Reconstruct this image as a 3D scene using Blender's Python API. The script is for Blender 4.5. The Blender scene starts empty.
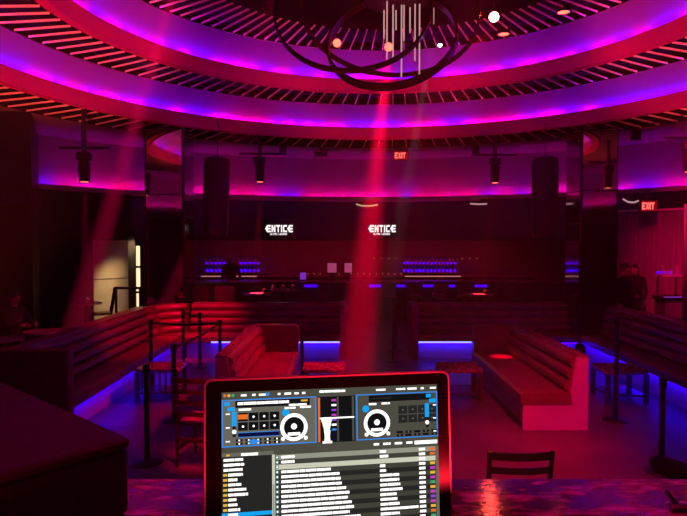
import bpy, math, random
from mathutils import Vector, Matrix
random.seed(7)
C = bpy.context.scene.collection
PI = math.pi
sin, cos = math.sin, math.cos

# ------------------------------------------------------------------ camera
EYE = Vector((0, 0, 2.25)); F = 580.0; PITCH = -0.0302
cam_d = bpy.data.cameras.new('camera'); cam = bpy.data.objects.new('camera', cam_d); C.objects.link(cam)
cam_d.sensor_width = 36; cam_d.lens = F / 687 * 36
cam_d.clip_start = .02; cam_d.clip_end = 100
cam.location = EYE; cam.rotation_euler = (PI / 2 + PITCH, 0, 0)
bpy.context.scene.camera = cam

def at(x, y, Y):
    """the point at depth Y (metres along the hall) seen at picture point x, y"""
    u, v = (x - 343.5) / F, (258 - y) / F
    d = Vector((u, cos(PITCH) - v * sin(PITCH), sin(PITCH) + v * cos(PITCH)))
    return EYE + d * (Y / d.y)

CX, CY = 0.686, 7.616            # centre of the round ceiling

# ------------------------------------------------------------------ materials
def mat(name, c1, c2=None, scale=8, rough=.5, metal=0, spec=.5, bump=0, bscale=60, stretch=None, lo=.35, hi=.65):
    m = bpy.data.materials.new(name); m.use_nodes = True
    nt = m.node_tree; b = nt.nodes['Principled BSDF']
    b.inputs['Roughness'].default_value = rough; b.inputs['Metallic'].default_value = metal
    b.inputs['Specular IOR Level'].default_value = spec
    tc = nt.nodes.new('ShaderNodeTexCoord'); src = tc.outputs['Object']
    if stretch:
        mp = nt.nodes.new('ShaderNodeMapping'); mp.inputs['Scale'].default_value = stretch
        nt.links.new(src, mp.inputs['Vector']); src = mp.outputs['Vector']
    n = nt.nodes.new('ShaderNodeTexNoise'); n.inputs['Scale'].default_value = scale; n.inputs['Detail'].default_value = 4
    nt.links.new(src, n.inputs['Vector'])
    r = nt.nodes.new('ShaderNodeValToRGB')
    c2 = c2 or tuple(x * .8 for x in c1)
    r.color_ramp.elements[0].position = lo; r.color_ramp.elements[1].position = hi
    r.color_ramp.elements[0].color = (*c2, 1); r.color_ramp.elements[1].color = (*c1, 1)
    nt.links.new(n.outputs['Fac'], r.inputs['Fac']); nt.links.new(r.outputs['Color'], b.inputs['Base Color'])
    if bump:
        n2 = nt.nodes.new('ShaderNodeTexNoise'); n2.inputs['Scale'].default_value = bscale; n2.inputs['Detail'].default_value = 3
        nt.links.new(src, n2.inputs['Vector'])
        bp = nt.nodes.new('ShaderNodeBump'); bp.inputs['Strength'].default_value = bump; bp.inputs['Distance'].default_value = .01
        nt.links.new(n2.outputs['Fac'], bp.inputs['Height']); nt.links.new(bp.outputs['Normal'], b.inputs['Normal'])
    return m

def glow(name, c, s):
    m = bpy.data.materials.new(name); m.use_nodes = True
    nt = m.node_tree; nt.nodes.clear()
    e = nt.nodes.new('ShaderNodeEmission'); o = nt.nodes.new('ShaderNodeOutputMaterial')
    e.inputs['Color'].default_value = (*c, 1); e.inputs['Strength'].default_value = s
    nt.links.new(e.outputs[0], o.inputs['Surface'])
    return m

M = {}
M['plaster'] = mat('plaster', (.72, .70, .70), (.66, .64, .64), 2, .6, spec=.25)
M['fascia'] = mat('red_fascia_tint', (.39, .013, .27), (.36, .012, .245), 2, .5, spec=.25)  # even reddish tint over the whole fascia
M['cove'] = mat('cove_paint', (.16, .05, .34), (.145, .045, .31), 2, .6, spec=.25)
M['wallpaint'] = mat('wallpaint', (.36, .30, .32), (.33, .27, .29), 2, .6, spec=.25)
M['ceilpaint'] = mat('ceilpaint', (.22, .21, .22), (.19, .18, .19), 2, .7, spec=.2)
M['blackpaint'] = mat('blackpaint', (.009, .0085, .009), (.006, .0055, .006), 2, .55, spec=.25)
M['blackgloss'] = mat('blackgloss', (.02, .02, .02), (.014, .014, .014), 2, .25, spec=.5)
M['void'] = mat('void_ceiling', (.009, .009, .011), (.006, .006, .008), 2, .9, spec=.1)
M['slat'] = mat('slat_metal', (1, .95, .8), (.95, .9, .75), 3, .3, metal=.2, spec=.8)
M['curtain'] = mat('curtain', (.34, .30, .29), (.24, .21, .2), 5, .75, spec=.2, stretch=(9, 9, .3))
M['backbarwall'] = mat('backbar_wall', (.25, .22, .22), (.2, .18, .18), 1, .6)
M['floor'] = mat('dance_floor', (.12, .105, .11), (.075, .068, .07), 1.2, .42, spec=.35, bump=.1, bscale=9)
M['mirror'] = mat('mirror_glass', (.62, .6, .6), (.58, .56, .56), 1, .06, metal=1)
M['mirrorframe'] = mat('mirror_frame', (.015, .015, .015), None, 2, .3)
M['leather'] = mat('oxblood_leather', (.21, .075, .07), (.16, .055, .05), 5, .33, spec=.6, bump=.03, bscale=60)
M['laminate'] = mat('grey_laminate', (.60, .57, .57), (.54, .51, .51), 3, .5, spec=.3)
M['plinth'] = mat('plinth', (.10, .095, .10), (.08, .075, .08), 3, .45)
M['toekick'] = mat('toe_kick', (.55, .53, .55), (.5, .48, .5), 3, .5)
M['stone'] = mat('speckled_stone', (.45, .33, .31), (.1, .07, .065), 26, .16, spec=.6, bump=.15, bscale=30)
M['counter'] = mat('marble_counter', (.55, .47, .48), (.05, .045, .045), 17, .09, spec=.9, bump=.03, bscale=60, stretch=(1, 2.6, 1), lo=.5, hi=.68)
M['blackmetal'] = mat('black_metal', (.02, .02, .02), (.015, .015, .015), 8, .35, metal=.4)
M['chairwood'] = mat('dark_chair_wood', (.05, .03, .027), (.03, .02, .018), 12, .25, spec=.7)
M['casefabric'] = mat('black_case', (.035, .028, .028), (.026, .022, .022), 30, .6, spec=.3, bump=.1, bscale=150)
M['speaker'] = mat('speaker_black', (.02, .016, .016), (.014, .012, .012), 40, .45, spec=.4)
M['bronze'] = mat('chandelier_bronze', (.03, .022, .022), (.02, .015, .015), 8, .25, metal=.5)
M['aluminium'] = mat('aluminium', (.6, .58, .58), (.55, .53, .53), 40, .28, metal=.9)
M['bezel'] = mat('bezel_glass', (.008, .006, .006), (.006, .005, .005), 5, .12, spec=.6)
M['keys'] = mat('keys', (.02, .02, .02), None, 20, .5)
M['chrome'] = mat('chrome', (.8, .8, .8), None, 5, .15, metal=1)
M['skin'] = mat('skin', (.5, .3, .22), (.46, .27, .2), 10, .5)
M['lips'] = mat('lips', (.3, .1, .09), None, 10, .5)
M['hair'] = mat('dark_hair', (.02, .014, .01), None, 60, .5)
M['cloth'] = mat('dark_cloth', (.022, .02, .022), (.016, .015, .016), 30, .8)
M['beige'] = mat('beige_panel', (.68, .60, .46), (.6, .52, .4), 3, .7)
M['bottleglass'] = mat('bottle_glass', (.5, .5, .6), (.42, .42, .5), 10, .15, spec=.7)
M['barfront'] = mat('bar_front', (.12, .1, .11), (.08, .07, .075), 3, .4)
M['bartop'] = mat('bar_top', (.4, .36, .36), (.3, .27, .27), 8, .2, spec=.6)
# things that give off light
LED = 6.4
M['led_magenta'] = glow('led_magenta', (1, .0, .55), 18 * LED)
M['led_violet'] = glow('led_violet', (.14, .0, 1), 18 * LED)
M['led_pink'] = glow('led_pink', (1, .0, .22), 16 * LED)
M['led_blue'] = glow('led_blue', (.02, .0, 1), 27)
M['led_bluewhite'] = glow('led_blue_white', (.42, .58, 1), 1.5)
M['shelf_blue'] = glow('shelf_blue', (.035, .0, 1), 4)
M['bar_blue'] = glow('bar_blue', (.07, .0, 1), 1.1)
M['bar_warm'] = glow('bar_warm', (1, .35, .35), .5)
M['lens_red'] = glow('lens_red', (1, .075, .045), 5.5)
M['lens_hot'] = glow('lens_hot', (1, .06, .04), 130)
M['lens_amber'] = glow('lens_amber', (1, .2, .08), 4.0)
M['rodglow'] = glow('rod_glow', (.75, .36, .36), .75)
M['whiteled'] = glow('white_led', (.8, .9, 1), 8)
M['logo'] = glow('logo_white', (1, .93, .93), 1.25)
M['exit'] = glow('exit_red', (1, .16, .13), 1.6)
M['exitface'] = glow('exit_face', (.55, .0, .015), .45)
M['reflection_pale'] = glow('reflection_pale', (.75, .5, .28), .75)  # reflections under the ledge, given a glow of their own
M['reflection_pink'] = glow('reflection_pink', (.85, .45, .5), .6)
M['dooglow'] = glow('door_gap_light', (1, .72, .4), 1.5)
M['pos_pink'] = glow('pos_pink', (.42, .06, .16), .8)
M['pos_violet'] = glow('pos_violet', (.25, .03, .6), .8)
M['candle'] = glow('candle', (1, .07, .06), 3)
M['amber_dot'] = glow('amber_dot', (1, .25, .08), .9)
M['glassviolet'] = mat('glassware', (.55, .5, .6), None, 5, .1, spec=.7)

# ------------------------------------------------------------------ mesh builder
class MB:
    def __init__(s): s.v = []; s.f = []; s.mi = []
    def add(s, vs, fs, mi=0):
        o = len(s.v); s.v += [tuple(v) for v in vs]
        s.f += [tuple(i + o for i in f) for f in fs]; s.mi += [mi] * len(fs)
        return s
    def box(s, x0, x1, y0, y1, z0, z1, mi=0, bev=0):
        if bev:
            pr = rrect(x0, x1, y0, y1, bev)
            b = min(bev, (z1 - z0) * .45)
            ins = rrect(x0 + b * .6, x1 - b * .6, y0 + b * .6, y1 - b * .6, bev * .8)
            return s.loft([[(x, y, z0) for x, y in ins], [(x, y, z0 + b * .6) for x, y in pr],
                           [(x, y, z1 - b * .6) for x, y in pr], [(x, y, z1) for x, y in ins]], mi=mi)
        vs = [(x, y, z) for z in (z0, z1) for x, y in ((x0, y0), (x1, y0), (x1, y1), (x0, y1))]
        return s.add(vs, [(3, 2, 1, 0), (4, 5, 6, 7), (0, 1, 5, 4), (1, 2, 6, 5), (2, 3, 7, 6), (3, 0, 4, 7)], mi)
    def loft(s, rings, cap=True, mi=0, closed=False):
        n = len(rings[0]); vs = [p for r in rings for p in r]; fs = []
        m = len(rings)
        for i in range(m if closed else m - 1):
            j = (i + 1) % m
            for k in range(n):
                l = (k + 1) % n
                fs.append((i * n + k, i * n + l, j * n + l, j * n + k))
        if cap and not closed:
            fs.append(tuple(reversed(range(n)))); fs.append(tuple((m - 1) * n + k for k in range(n)))
        return s.add(vs, fs, mi)
    def tube(s, pts, r, n=10, mi=0, closed=False, cap=True, flat=1.0, up=(0, 0, 1)):
        pts = [Vector(p) for p in pts]; rings = []; m = len(pts)
        for i, p in enumerate(pts):
            a = pts[i - 1] if (i or closed) else p; b = pts[(i + 1) % m] if (i < m - 1 or closed) else p
            t = (b - a).normalized()
            ref = Vector(up) if abs(t.dot(Vector(up))) < .95 else Vector((1, 0, 0))
            x = t.cross(ref).normalized(); y = x.cross(t)
            rr = r[i] if isinstance(r, (list, tuple)) else r
            rings.append([p + x * (rr * cos(2 * PI * k / n)) + y * (rr * flat * sin(2 * PI * k / n)) for k in range(n)])
        return s.loft(rings, cap, mi, closed)
    def bar(s, a, b, w, h, mi=0, up=(0, 0, 1)):
        a, b = Vector(a), Vector(b); t = (b - a).normalized()
        ref = Vector(up) if abs(t.dot(Vector(up))) < .95 else Vector((0, 1, 0))
        x = t.cross(ref).normalized() * w / 2; y = x.cross(t).normalized() * h / 2
        return s.loft([[p - x - y, p + x - y, p + x + y, p - x + y] for p in (a, b)], True, mi)
    def lathe(s, prof, n=20, mi=0, c=(0, 0), a0=0, a1=2 * PI, cap=True):
        full = abs(a1 - a0 - 2 * PI) < 1e-6
        cols = n if full else n + 1; vs = []; fs = []
        for k in range(cols):
            a = a0 + (a1 - a0) * k / n
            for r, z in prof: vs.append((c[0] + r * sin(a), c[1] + r * cos(a), z))
        m = len(prof)
        for k in range(n):
            l = (k + 1) % cols
            for i in range(m - 1): fs.append((k * m + i, l * m + i, l * m + i + 1, k * m + i + 1))
        if cap and full:
            if prof[0][0] > 1e-4: fs.append(tuple(k * m for k in range(n)))
            if prof[-1][0] > 1e-4: fs.append(tuple(k * m + m - 1 for k in reversed(range(n))))
        return s.add(vs, fs, mi)
    def prism(s, poly, axis, a, b, mi=0):
        """poly of 2-tuples extruded along axis ('x': poly is y,z; 'y': poly is x,z; 'z': poly is x,y)"""
        f = {'x': lambda p, t: (t, p[0], p[1]), 'y': lambda p, t: (p[0], t, p[1]), 'z': lambda p, t: (p[0], p[1], t)}[axis]
        return s.loft([[f(p, a) for p in poly], [f(p, b) for p in poly]], True, mi)
    def build(s, name, mats, parent=None, loc=None, rz=0, smooth=True):
        me = bpy.data.meshes.new(name); me.from_pydata(s.v, [], s.f)
        mats = mats if isinstance(mats, (list, tuple)) else [mats]
        for m in mats: me.materials.append(M[m] if isinstance(m, str) else m)
        if len(mats) > 1: me.polygons.foreach_set('material_index', s.mi)
        import bmesh
        bm = bmesh.new(); bm.from_mesh(me)
        bmesh.ops.remove_doubles(bm, verts=bm.verts, dist=1e-6)
        bmesh.ops.recalc_face_normals(bm, faces=bm.faces); bm.to_mesh(me); bm.free()
        if smooth:
            me.polygons.foreach_set('use_smooth', [True] * len(me.polygons)); me.set_sharp_from_angle(angle=math.radians(35))
        o = bpy.data.objects.new(name, me); C.objects.link(o)
        if parent: o.parent = parent
        if loc: o.location = loc
        if rz: o.rotation_euler.z = rz
        return o

def rrect(x0, x1, y0, y1, r, n=3):
    out = []
    for cx, cy, a in ((x1 - r, y1 - r, 0), (x0 + r, y1 - r, PI / 2), (x0 + r, y0 + r, PI), (x1 - r, y0 + r, 1.5 * PI)):
        for i in range(n + 1):
            t = a + PI / 2 * i / n; out.append((cx + r * cos(t), cy + r * sin(t)))
    return out

def thing(name, label, cat, loc=(0, 0, 0), rz=0, group=None):
    o = bpy.data.objects.new(name, None); C.objects.link(o); o.empty_display_size = .1
    o.location = loc; o.rotation_euler.z = rz
    return tag(o, label, cat, group)
def tag(o, label, cat, group=None):
    o['label'] = label; o['category'] = cat
    if group: o['group'] = group
    return o
def struct(o):
    o['kind'] = 'structure'; return o
def dup(root, label, loc=None, rz=None, group=None):
    r = root.copy(); C.objects.link(r)
    if loc is not None: r.location = loc
    if rz is not None: r.rotation_euler.z = rz
    r['label'] = label
    if group: r['group'] = group
    for ch in list(root.children):
        c = ch.copy(); C.objects.link(c); c.parent = r
        for g in ch.children:
            d = g.copy(); C.objects.link(d); d.parent = c
    return r

# ------------------------------------------------------------------ the setting
RW = 9.2; ZC = 4.58
def pol(r, a, z): return (CX + r * sin(a), CY + r * cos(a), z)
struct(MB().box(-11, 11, -3, 20.5, -.1, 0).build('floor', 'floor'))
# the round stepped ceiling
ceil = struct(MB().lathe([(7.08, ZC + .02), (9.5, ZC + .02), (9.5, ZC + .06), (7.08, ZC + .06)], 120, c=(CX, CY), cap=False).build('ceiling', 'ceilpaint'))
def ring(name, prof, m, n=120): return MB().lathe(prof, n, c=(CX, CY), cap=False).build(name, m, ceil)
Z1, Z2 = 5.322, 6.137
R1, R2, R3 = 5.79, 4.50, 3.15
def step(Rf, z0, lip, Rtop, z1, gap):
    ring('fascia', [(Rf, z0), (Rf, z0 + lip), (Rf + .02, z0 + lip), (Rf + .02, z0 + .02), (Rf + gap + .03, z0 + .02), (Rf + gap + .03, z0)], 'fascia')
    ring('cove_band', [(Rf + gap, z0 + .02), (Rf + gap, z0 + lip - .02), (Rtop, z1)], 'cove')
    s = MB(); n = 160
    for k in range(n):
        a0, a1 = 2 * PI * k / n, 2 * PI * (k + 1) / n
        mi = (0, 1, 2, 1)[(k // 2 + (random.random() < .2)) % 4]
        r0, r1, z = Rf + .03, Rf + .065, z0 + lip - .035
        s.add([pol(r0, a0, z), pol(r1, a0, z), pol(r1, a1, z), pol(r0, a1, z)], [(0, 1, 2, 3)], mi)
    o = s.build('led_strip', ['led_magenta', 'led_violet', 'led_pink'], ceil, smooth=False)
    return o
step(R1, ZC, .27, 5.64, Z1, .12)
step(R2, Z1, .27, 4.40, Z2, .12)
def soffit(ra, rb, z, n=124, skip=None):
    ring('soffit_void', [(ra - .02, z + .16), (rb + .02, z + .16)], 'void')
    ring('soffit_edge', [(rb, z), (rb + .02, z + .16)], 'blackpaint')
    s = MB()
    for k in range(n):
        a = 2 * PI * (k + .5) / n
        d = Vector((sin(a), cos(a), 0)); p = Vector((cos(a), -sin(a), 0))
        c = Vector((CX, CY, z))
        A, B = c + d * (ra + .03), c + d * (rb - .02)
        s.loft([[q - p * .0095 + Vector((0, 0, h)) if i in (0, 3) else q + p * .0095 + Vector((0, 0, h)) for i, h in enumerate((.0, .0, .03, .03))] for q in (A, B)])
    return s.build('slats', 'slat', ceil, smooth=False)
soffit(R1 + .16, 7.08, ZC)
soffit(R2 + .16, 5.62, Z1)
soffit(R3 + .04, 4.38, Z2)
ring('inner_rim', [(R3, Z2), (R3, Z2 + .1), (R3 + .04, Z2 + .1), (R3 + .04, Z2)], 'blackpaint')
ring('inner_void', [(R3 + .04, Z2 + .1), (R3 + .04, Z2 + .7), (.001, Z2 + .7)], 'blackpaint')

# round outer wall: lit upper band, LED ledge, dark bulkhead
A0, A1 = math.radians(-41), math.radians(42)
struct(MB().lathe([(RW, 3.42), (RW, ZC + .03)], 150, c=(CX, CY), cap=False).build('wall_band', 'wallpaint'))
ledge = struct(MB().lathe([(RW - .18, 3.40), (RW - .18, 3.50), (RW - .15, 3.50), (RW - .15, 3.43), (RW, 3.43), (RW, 3.40)], 150, c=(CX, CY), cap=False).build('trim_ledge', 'laminate'))
s = MB(); n = 180
for k in range(n):
    a0, a1 = 2 * PI * k / n, 2 * PI * (k + 1) / n
    mi = (0, 1, 2, 0, 2)[(k // 2 + (random.random() < .2)) % 5]
    s.add([pol(RW - .115, a0, 3.47), pol(RW - .103, a0, 3.47), pol(RW - .103, a1, 3.47), pol(RW - .115, a1, 3.47)], [(0, 1, 2, 3)], mi)
s.build('led_strip', ['led_magenta', 'led_violet', 'led_pink'], ledge, smooth=False)
struct(MB().lathe([(RW - .03, 2.25), (RW - .03, 3.40), (RW + .06, 3.40), (RW + .06, 2.25), (RW - .03, 2.25)], 60, c=(CX, CY), a0=A0, a1=A1, cap=False).build('wall_bulkhead', 'blackgloss'))
def arc(name, a0, a1, z0, z1, m, r=RW, n=40):
    return struct(MB().lathe([(r, z0), (r, z1), (r + .08, z1), (r + .08, z0)], n, c=(CX, CY), a0=a0, a1=a1, cap=False).build(name, m))
arc('wall_left', math.radians(-150), A0, 0, 3.40, 'blackpaint')
arc('wall_rear', math.radians(105), math.radians(210), 0, 3.40, 'blackpaint')
# pleated curtain wall on the right under a black header
sx = MB(); nn = 240
cur = []
for k in range(nn + 1):
    a = A1 + (math.radians(105) - A1) * k / nn
    cur.append((RW - .03 + .025 * sin(k * 1.9), a))
vs = [pol(r, a, z) for r, a in cur for z in (0, 3.0)]
sx.add(vs, [(2 * k, 2 * k + 2, 2 * k + 3, 2 * k + 1) for k in range(nn)])
struct(sx.build('wall_right', 'curtain'))
arc('wall_header', A1, math.radians(105), 2.99, 3.40, 'blackgloss', r=RW - .05)
struct(MB().lathe([(RW - .12, 2.95), (RW - .12, 3.0), (RW - .02, 3.0), (RW - .02, 2.95)], 40, c=(CX, CY), a0=A1, a1=math.radians(105), cap=False).build('trim_header', 'laminate'))
# recess behind the bulkhead with the back bar
struct(MB().box(-7, 8, 18.9, 19.0, 0, 2.6).build('wall_backbar', 'backbarwall'))
arcp = [(CX + (RW + .05) * sin(A0 + (A1 - A0) * i / 20), CY + (RW + .05) * cos(A0 + (A1 - A0) * i / 20)) for i in range(21)]
struct(MB().prism([(-7, 19.0), (-7, arcp[0][1])] + arcp + [(8, arcp[-1][1]), (8, 19.0)], 'z', 2.40, 2.46).build('trim_recess', 'blackpaint', smooth=False))
struct(MB().box(-6.6, -6.5, 13.8, 19, 0, 2.6).build('wall_recess_left', 'blackpaint'))
struct(MB().box(7.6, 7.7, 13.8, 19, 0, 2.6).build('wall_recess_right', 'blackpaint'))
# black box wall that closes the hall on the far left
P = [(-5.69, 10.6), (-7.16, 13.75), (-10, 14), (-10, 10.6)]
struct(MB().prism(P, 'z', 0, ZC + .01).build('wall_side', 'blackpaint', smooth=False))
struct(MB().box(-10, -5.66, 10.53, 10.6, 2.94, 3.0).build('trim_side', 'blackgloss'))
struct(MB().prism([at(683, 250, 11.2).xy[:], at(696, 250, 11.2).xy[:], (9.4, 12.3), (9.3, 12.6)], 'z', 0, 2.95).build('wall_return', 'curtain', smooth=False))

# lit panel, door gap at the left
def arc_panel(name, m, r, d0, d1, z0, z1, t=.03):
    return struct(MB().lathe([(r, z0), (r, z1), (r - t, z1), (r - t, z0), (r, z0)], 12, c=(CX, CY), a0=math.radians(d0), a1=math.radians(d1), cap=False).build(name, m))
arc_panel('window_1', 'beige', RW - .01, -46.8, -41.3, .30, 2.25)
arc_panel('trim_rail', 'plinth', RW - .04, -46.8, -41.3, 1.30, 1.325, .01)
dx = at(138, 280, 13.7).x
d1 = struct(MB().box(dx - .23, dx - .06, 13.70, 13.78, 0, 2.5).build('door_1', 'blackpaint'))
struct(MB().box(dx - .045, dx + .03, 13.72, 13.76, .55, 2.12).build('door_gap_glow', 'dooglow'))  # light leaking through the door gap, built as a glowing strip
for zz in (1.0, 1.6): struct(MB().box(dx - .06, dx + .05, 13.68, 13.72, zz, zz + .05).build('trim_door', 'blackpaint'))

# mirrored pillars
def pillar(x0, x1, y0, y1, joints, side):
    p = struct(MB().box(x0, x1, y0, y1, 0, ZC).build('pillar', 'mirrorframe'))
    zs = [.05] + joints + [ZC - .02]
    for a, b in zip(zs, zs[1:]):
        MB().box(x0 + .03, x1 - .03, y0 - .012, y0 - .001, a + .012, b - .012).build('mirror_panel', 'mirror', p)
        xs = x0 if side < 0 else x1
        MB().box(*((xs - .012, xs - .001) if side < 0 else (xs + .001, xs + .012)), y0 + .04, y1 - .04, a + .012, b - .012).build('mirror_panel', 'mirror', p)
    return p
pillar(4.9, 5.66, 12, 12.8, [2.6, 3.28], -1)
pillar(-4.1, -3.3, 12, 12.8, [2.75, 3.2], 1)

# ------------------------------------------------------------------ seating
def arcpts(cx, cy, r, a0, a1, n=7):
    return [(cx + r * cos(math.radians(a0 + (a1 - a0) * i / n)), cy + r * sin(math.radians(a0 + (a1 - a0) * i / n))) for i in range(n + 1)]
def rolls(y0, z0, y1, z1, n, bulge, thick):
    """backrest profile (depth, height): n bulging rolls in front, straight back"""
    pts = []
    d = Vector((y1 - y0, z1 - z0)); L = d.length; d.normalize(); nrm = Vector((-d.y, d.x))
    for i in range(n):
        for k in range(7):
            t = (i + k / 7) / n
            b = bulge * (max(0, sin(PI * k / 7)) ** .6)
            q = Vector((y0, z0)) + d * (t * L) + nrm * b
            pts.append((q.x, q.y))
    top = Vector((y1, z1))
    pts += [(top.x, top.y), (top.x + thick, top.y), (y0 + thick + .12, z0)]
    return pts
def banquette(label, loc, rz, L, ends=(), led=(0, None), nroll=4):
    """a wall bench; local x along it, front faces -y, lip at y=0"""
    t = thing('banquette', label, 'banquette', loc, rz, 'wall banquettes around the dance floor')
    MB().box(0, L, .12, .95, 0, .31).build('base', 'toekick', t)
    sp = [(.0, .33), (.0, .42)] + [(.04, .455), (.5, .46), (.5, .31), (.02, .31)]
    MB().prism(sp, 'x', 0, L).build('seat', 'leather', t)
    MB().prism(rolls(.42, .46, .60, 1.0, nroll, .065, .14), 'x', 0, L).build('backrest', 'leather', t)
    MB().box(0, L, .56, .78, .98, 1.012).build('top_rail', 'leather', t)
    MB().box(led[0], led[1] or L, .045, .065, .298, .309).build('led_strip', 'led_blue', t)
    for e in ends:
        x = 0 if e < 0 else L
        MB().box(x - .14 if e < 0 else x, x if e < 0 else x + .14, -.02, .82, 0, 1.03, bev=.03).build('end_panel', 'leather', t)
    return t
bl = banquette('channel-back banquette with tall end arm along the dance floor beside the lit beige panel', (-3.1, 6.6, 0), PI / 2, 4.25, (-1,), (0, 4.2))
br = banquette('channel-back banquette with blue LED base along the dance floor in front of the couple', (4.45, 10.9, 0), -PI / 2, 6.2, (), (.1, None))
bbl = banquette('channel-back banquette facing the booth in front of the left mirrored pillar', (-3.0, 10.9, 0), 0, 2.93, (1,), (.5, None))
bbr = banquette('channel-back banquette facing the booth below the right hanging speaker', (1.42, 10.9, 0), 0, 3.0, (-1,))
MB().box(.5, 2.93, -.008, -.001, .322, .342).build('light_line', 'led_bluewhite', bbl)
MB().box(.0, 1.3, -.008, -.001, .322, .342).build('light_line', 'led_bluewhite', bbr)
# padded corner of the left bench run
bc = thing('banquette', 'curved padded corner banquette joining the two left benches beside the pillar', 'banquette', (-3.05, 10.88, 0), 0, 'wall banquettes around the dance floor')
cpr = rolls(.0, .46, .16, 1.0, 4, .065, .12)
cs = []
for i in range(9):
    a = PI / 2 * i / 8
    cs.append([(-.04 - (.36 + y) * cos(a), .04 + (.36 + y) * sin(a), z) for y, z in cpr])
MB().loft(cs).build('backrest', 'leather', bc)
MB().prism([(.03, .02)] + [(.03 - .44 * cos(PI / 2 * i / 8), .02 + .44 * sin(PI / 2 * i / 8)) for i in range(9)], 'z', .31, .46).build('seat', 'leather', bc)
MB().prism([(.03, .02)] + [(.03 - .34 * cos(PI / 2 * i / 8), .02 + .34 * sin(PI / 2 * i / 8)) for i in range(9)], 'z', 0, .31).build('base', 'plinth', bc)

def sofa(s, xf, label):
    """free-standing channel-back bench; s=+1: back on the right, seat facing left. xf = x of the seat front"""
    t = thing('channel_back_sofa', label, 'sofa', (xf, 6.82, 0), 0, 'sofas on the dance floor')
    W, L = .79, 2.68
    def X(p): return [(s * a, b) for a, b in p]
    MB().prism(X([(.0, .10), (.0, .30), (.60, .30), (.60, 0), (.08, 0), (.08, .10)]), 'y', .03, L).build('base', 'plinth', t)
    MB().prism(X([(.02, 0), (.62, 0), (.79, 0), (.79, .86), (.655, .875), (.56, .34), (.02, .33)]), 'y', 0, .04).build('end_panel', 'laminate', t)
    far = [(a, b) for a, b in rrect(0, .79, -.2, .88, .07) if b > 0]
    far = [(0, .0)] + [(.79, 0)] + [q for q in arcpts(.72, .81, .07, 0, 90, 4)] + [q for q in arcpts(.07, .81, .07, 90, 180, 4)]
    MB().prism(X(far), 'y', L - .16, L).build('far_arm', 'leather', t)
    MB().prism(X([(-.01, .33), (-.01, .42), (.03, .45), (.58, .45), (.60, .31), (.0, .31)]), 'y', -.012, L - .15).build('seat', 'leather', t)
    MB().prism(X(rolls(.56, .45, .665, .87, 3, .062, .06)), 'y', .042, L - .15).build('backrest', 'leather', t)
    MB().prism(X([(.65, .865), (.79, .865), (.79, .885), (.65, .885)]), 'y', 0, L - .12).build('top_rail', 'stone', t)
    MB().prism(X([(.73, 0), (.79, 0), (.79, .86), (.73, .86)]), 'y', .04, L).build('back_panel', 'plinth', t)
    return t
sofa(1, 2.11, 'channel-back leather bench with pale end panel, its seat facing left beside the open floor')
sofa(-1, -.73, 'channel-back leather bench partly behind the laptop, its seat facing right')

def low_table(label, loc, w, d, slats):
    t = thing('low_table', label, 'table', loc, 0, 'low tables by the sofas')
    pr = rrect(-w / 2, w / 2, -d / 2, d / 2, .06, 4)
    MB().loft([[(x * .985, y * .985, .40) for x, y in pr], [(x, y, .408) for x, y in pr], [(x, y, .44) for x, y in pr], [(x * .98, y * .98, .45) for x, y in pr]]).build('table_top', 'stone', t)
    for x in (-1, 1):
        for y in (-1, 1):
            MB().box(x * (w / 2 - .035) - .028, x * (w / 2 - .035) + .028, y * (d / 2 - .035) - .028, y * (d / 2 - .035) + .028, 0, .40).build('leg', 'chairwood', t)
    MB().box(-w / 2 + .04, w / 2 - .04, -d / 2 + .04, d / 2 - .04, .09, .115).build('shelf', 'chairwood', t)
    if slats:
        for k in range(slats):
            x = -w / 2 + .1 + (w - .2) * k / (slats - 1)
            MB().box(x - .012, x + .012, -d / 2 + .02, -d / 2 + .04, .115, .40).build('slat', 'chairwood', t)
    return t
low_table('low stone-topped table at the front of the right bench sofa', (1.66, 8.3, 0), .6, .55, 0)
low_table('low stone-topped table just above the laptop screen beside the left bench sofa', (-.28, 8.3, 0), .6, .55, 0)
low_table('low table between the right bench sofa and the right wall banquette', (3.92, 8.2, 0), .6, .55, 0)
low_table('slat-sided low table beside the left wall banquette', (-2.62, 8.3, 0), .62, .5, 6)

def ladder_chair(label, loc, rz, seat_h=.45, top=.88, nsl=3):
    """ladder-back chair, back towards -y"""
    t = thing('ladder_back_chair', label, 'chair', loc, rz)
    MB().box(-.21, .21, -.19, .22, seat_h - .04, seat_h, bev=.03).build('seat', 'leather', t)
    for x in (-1, 1):
        MB().tube([(x * .19, -.2, 0), (x * .195, -.19, seat_h), (x * .20, -.24, seat_h + .25), (x * .205, -.27, top)], [.018, .02, .018, .016], 8).build('back_leg', 'chairwood', t)
        MB().tube([(x * .19, .19, 0), (x * .185, .185, seat_h - .03)], [.016, .02], 8).build('front_leg', 'chairwood', t)
        MB().bar((x * .19, -.19, seat_h * .4), (x * .187, .187, seat_h * .4), .02, .03).build('stretcher', 'chairwood', t)
    MB().bar((-.185, -.2, seat_h * .62), (.185, -.2, seat_h * .62), .02, .035).build('stretcher', 'chairwood', t)
    for k in range(nsl + 1):
        z = seat_h + .1 + (top - .03 - seat_h - .1) * k / nsl; h = .05 if k == nsl else .04
        y = -.2 - .07 * (z - seat_h) / (top - seat_h)
        pts = [(-.2 + .4 * i / 6, y - .03 * sin(PI * i / 6), z) for i in range(7)]
        sec = [[Vector(p) + Vector((0, dy, dz)) for dy, dz in ((-.009, -h / 2), (.009, -h / 2), (.009, h / 2), (-.009, h / 2))] for p in pts]
        MB().loft(sec).build('back_slat', 'chairwood', t)
    return t
ladder_chair('dark ladder-back chair just beyond the booth counter, only its back showing', (1.155, 4.0, 0), 0)
ladder_chair('dark ladder-back chair with red-lit slats at the left edge of the laptop', (-1.42, 5.85, 0), math.radians(-12), top=.92)
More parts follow.
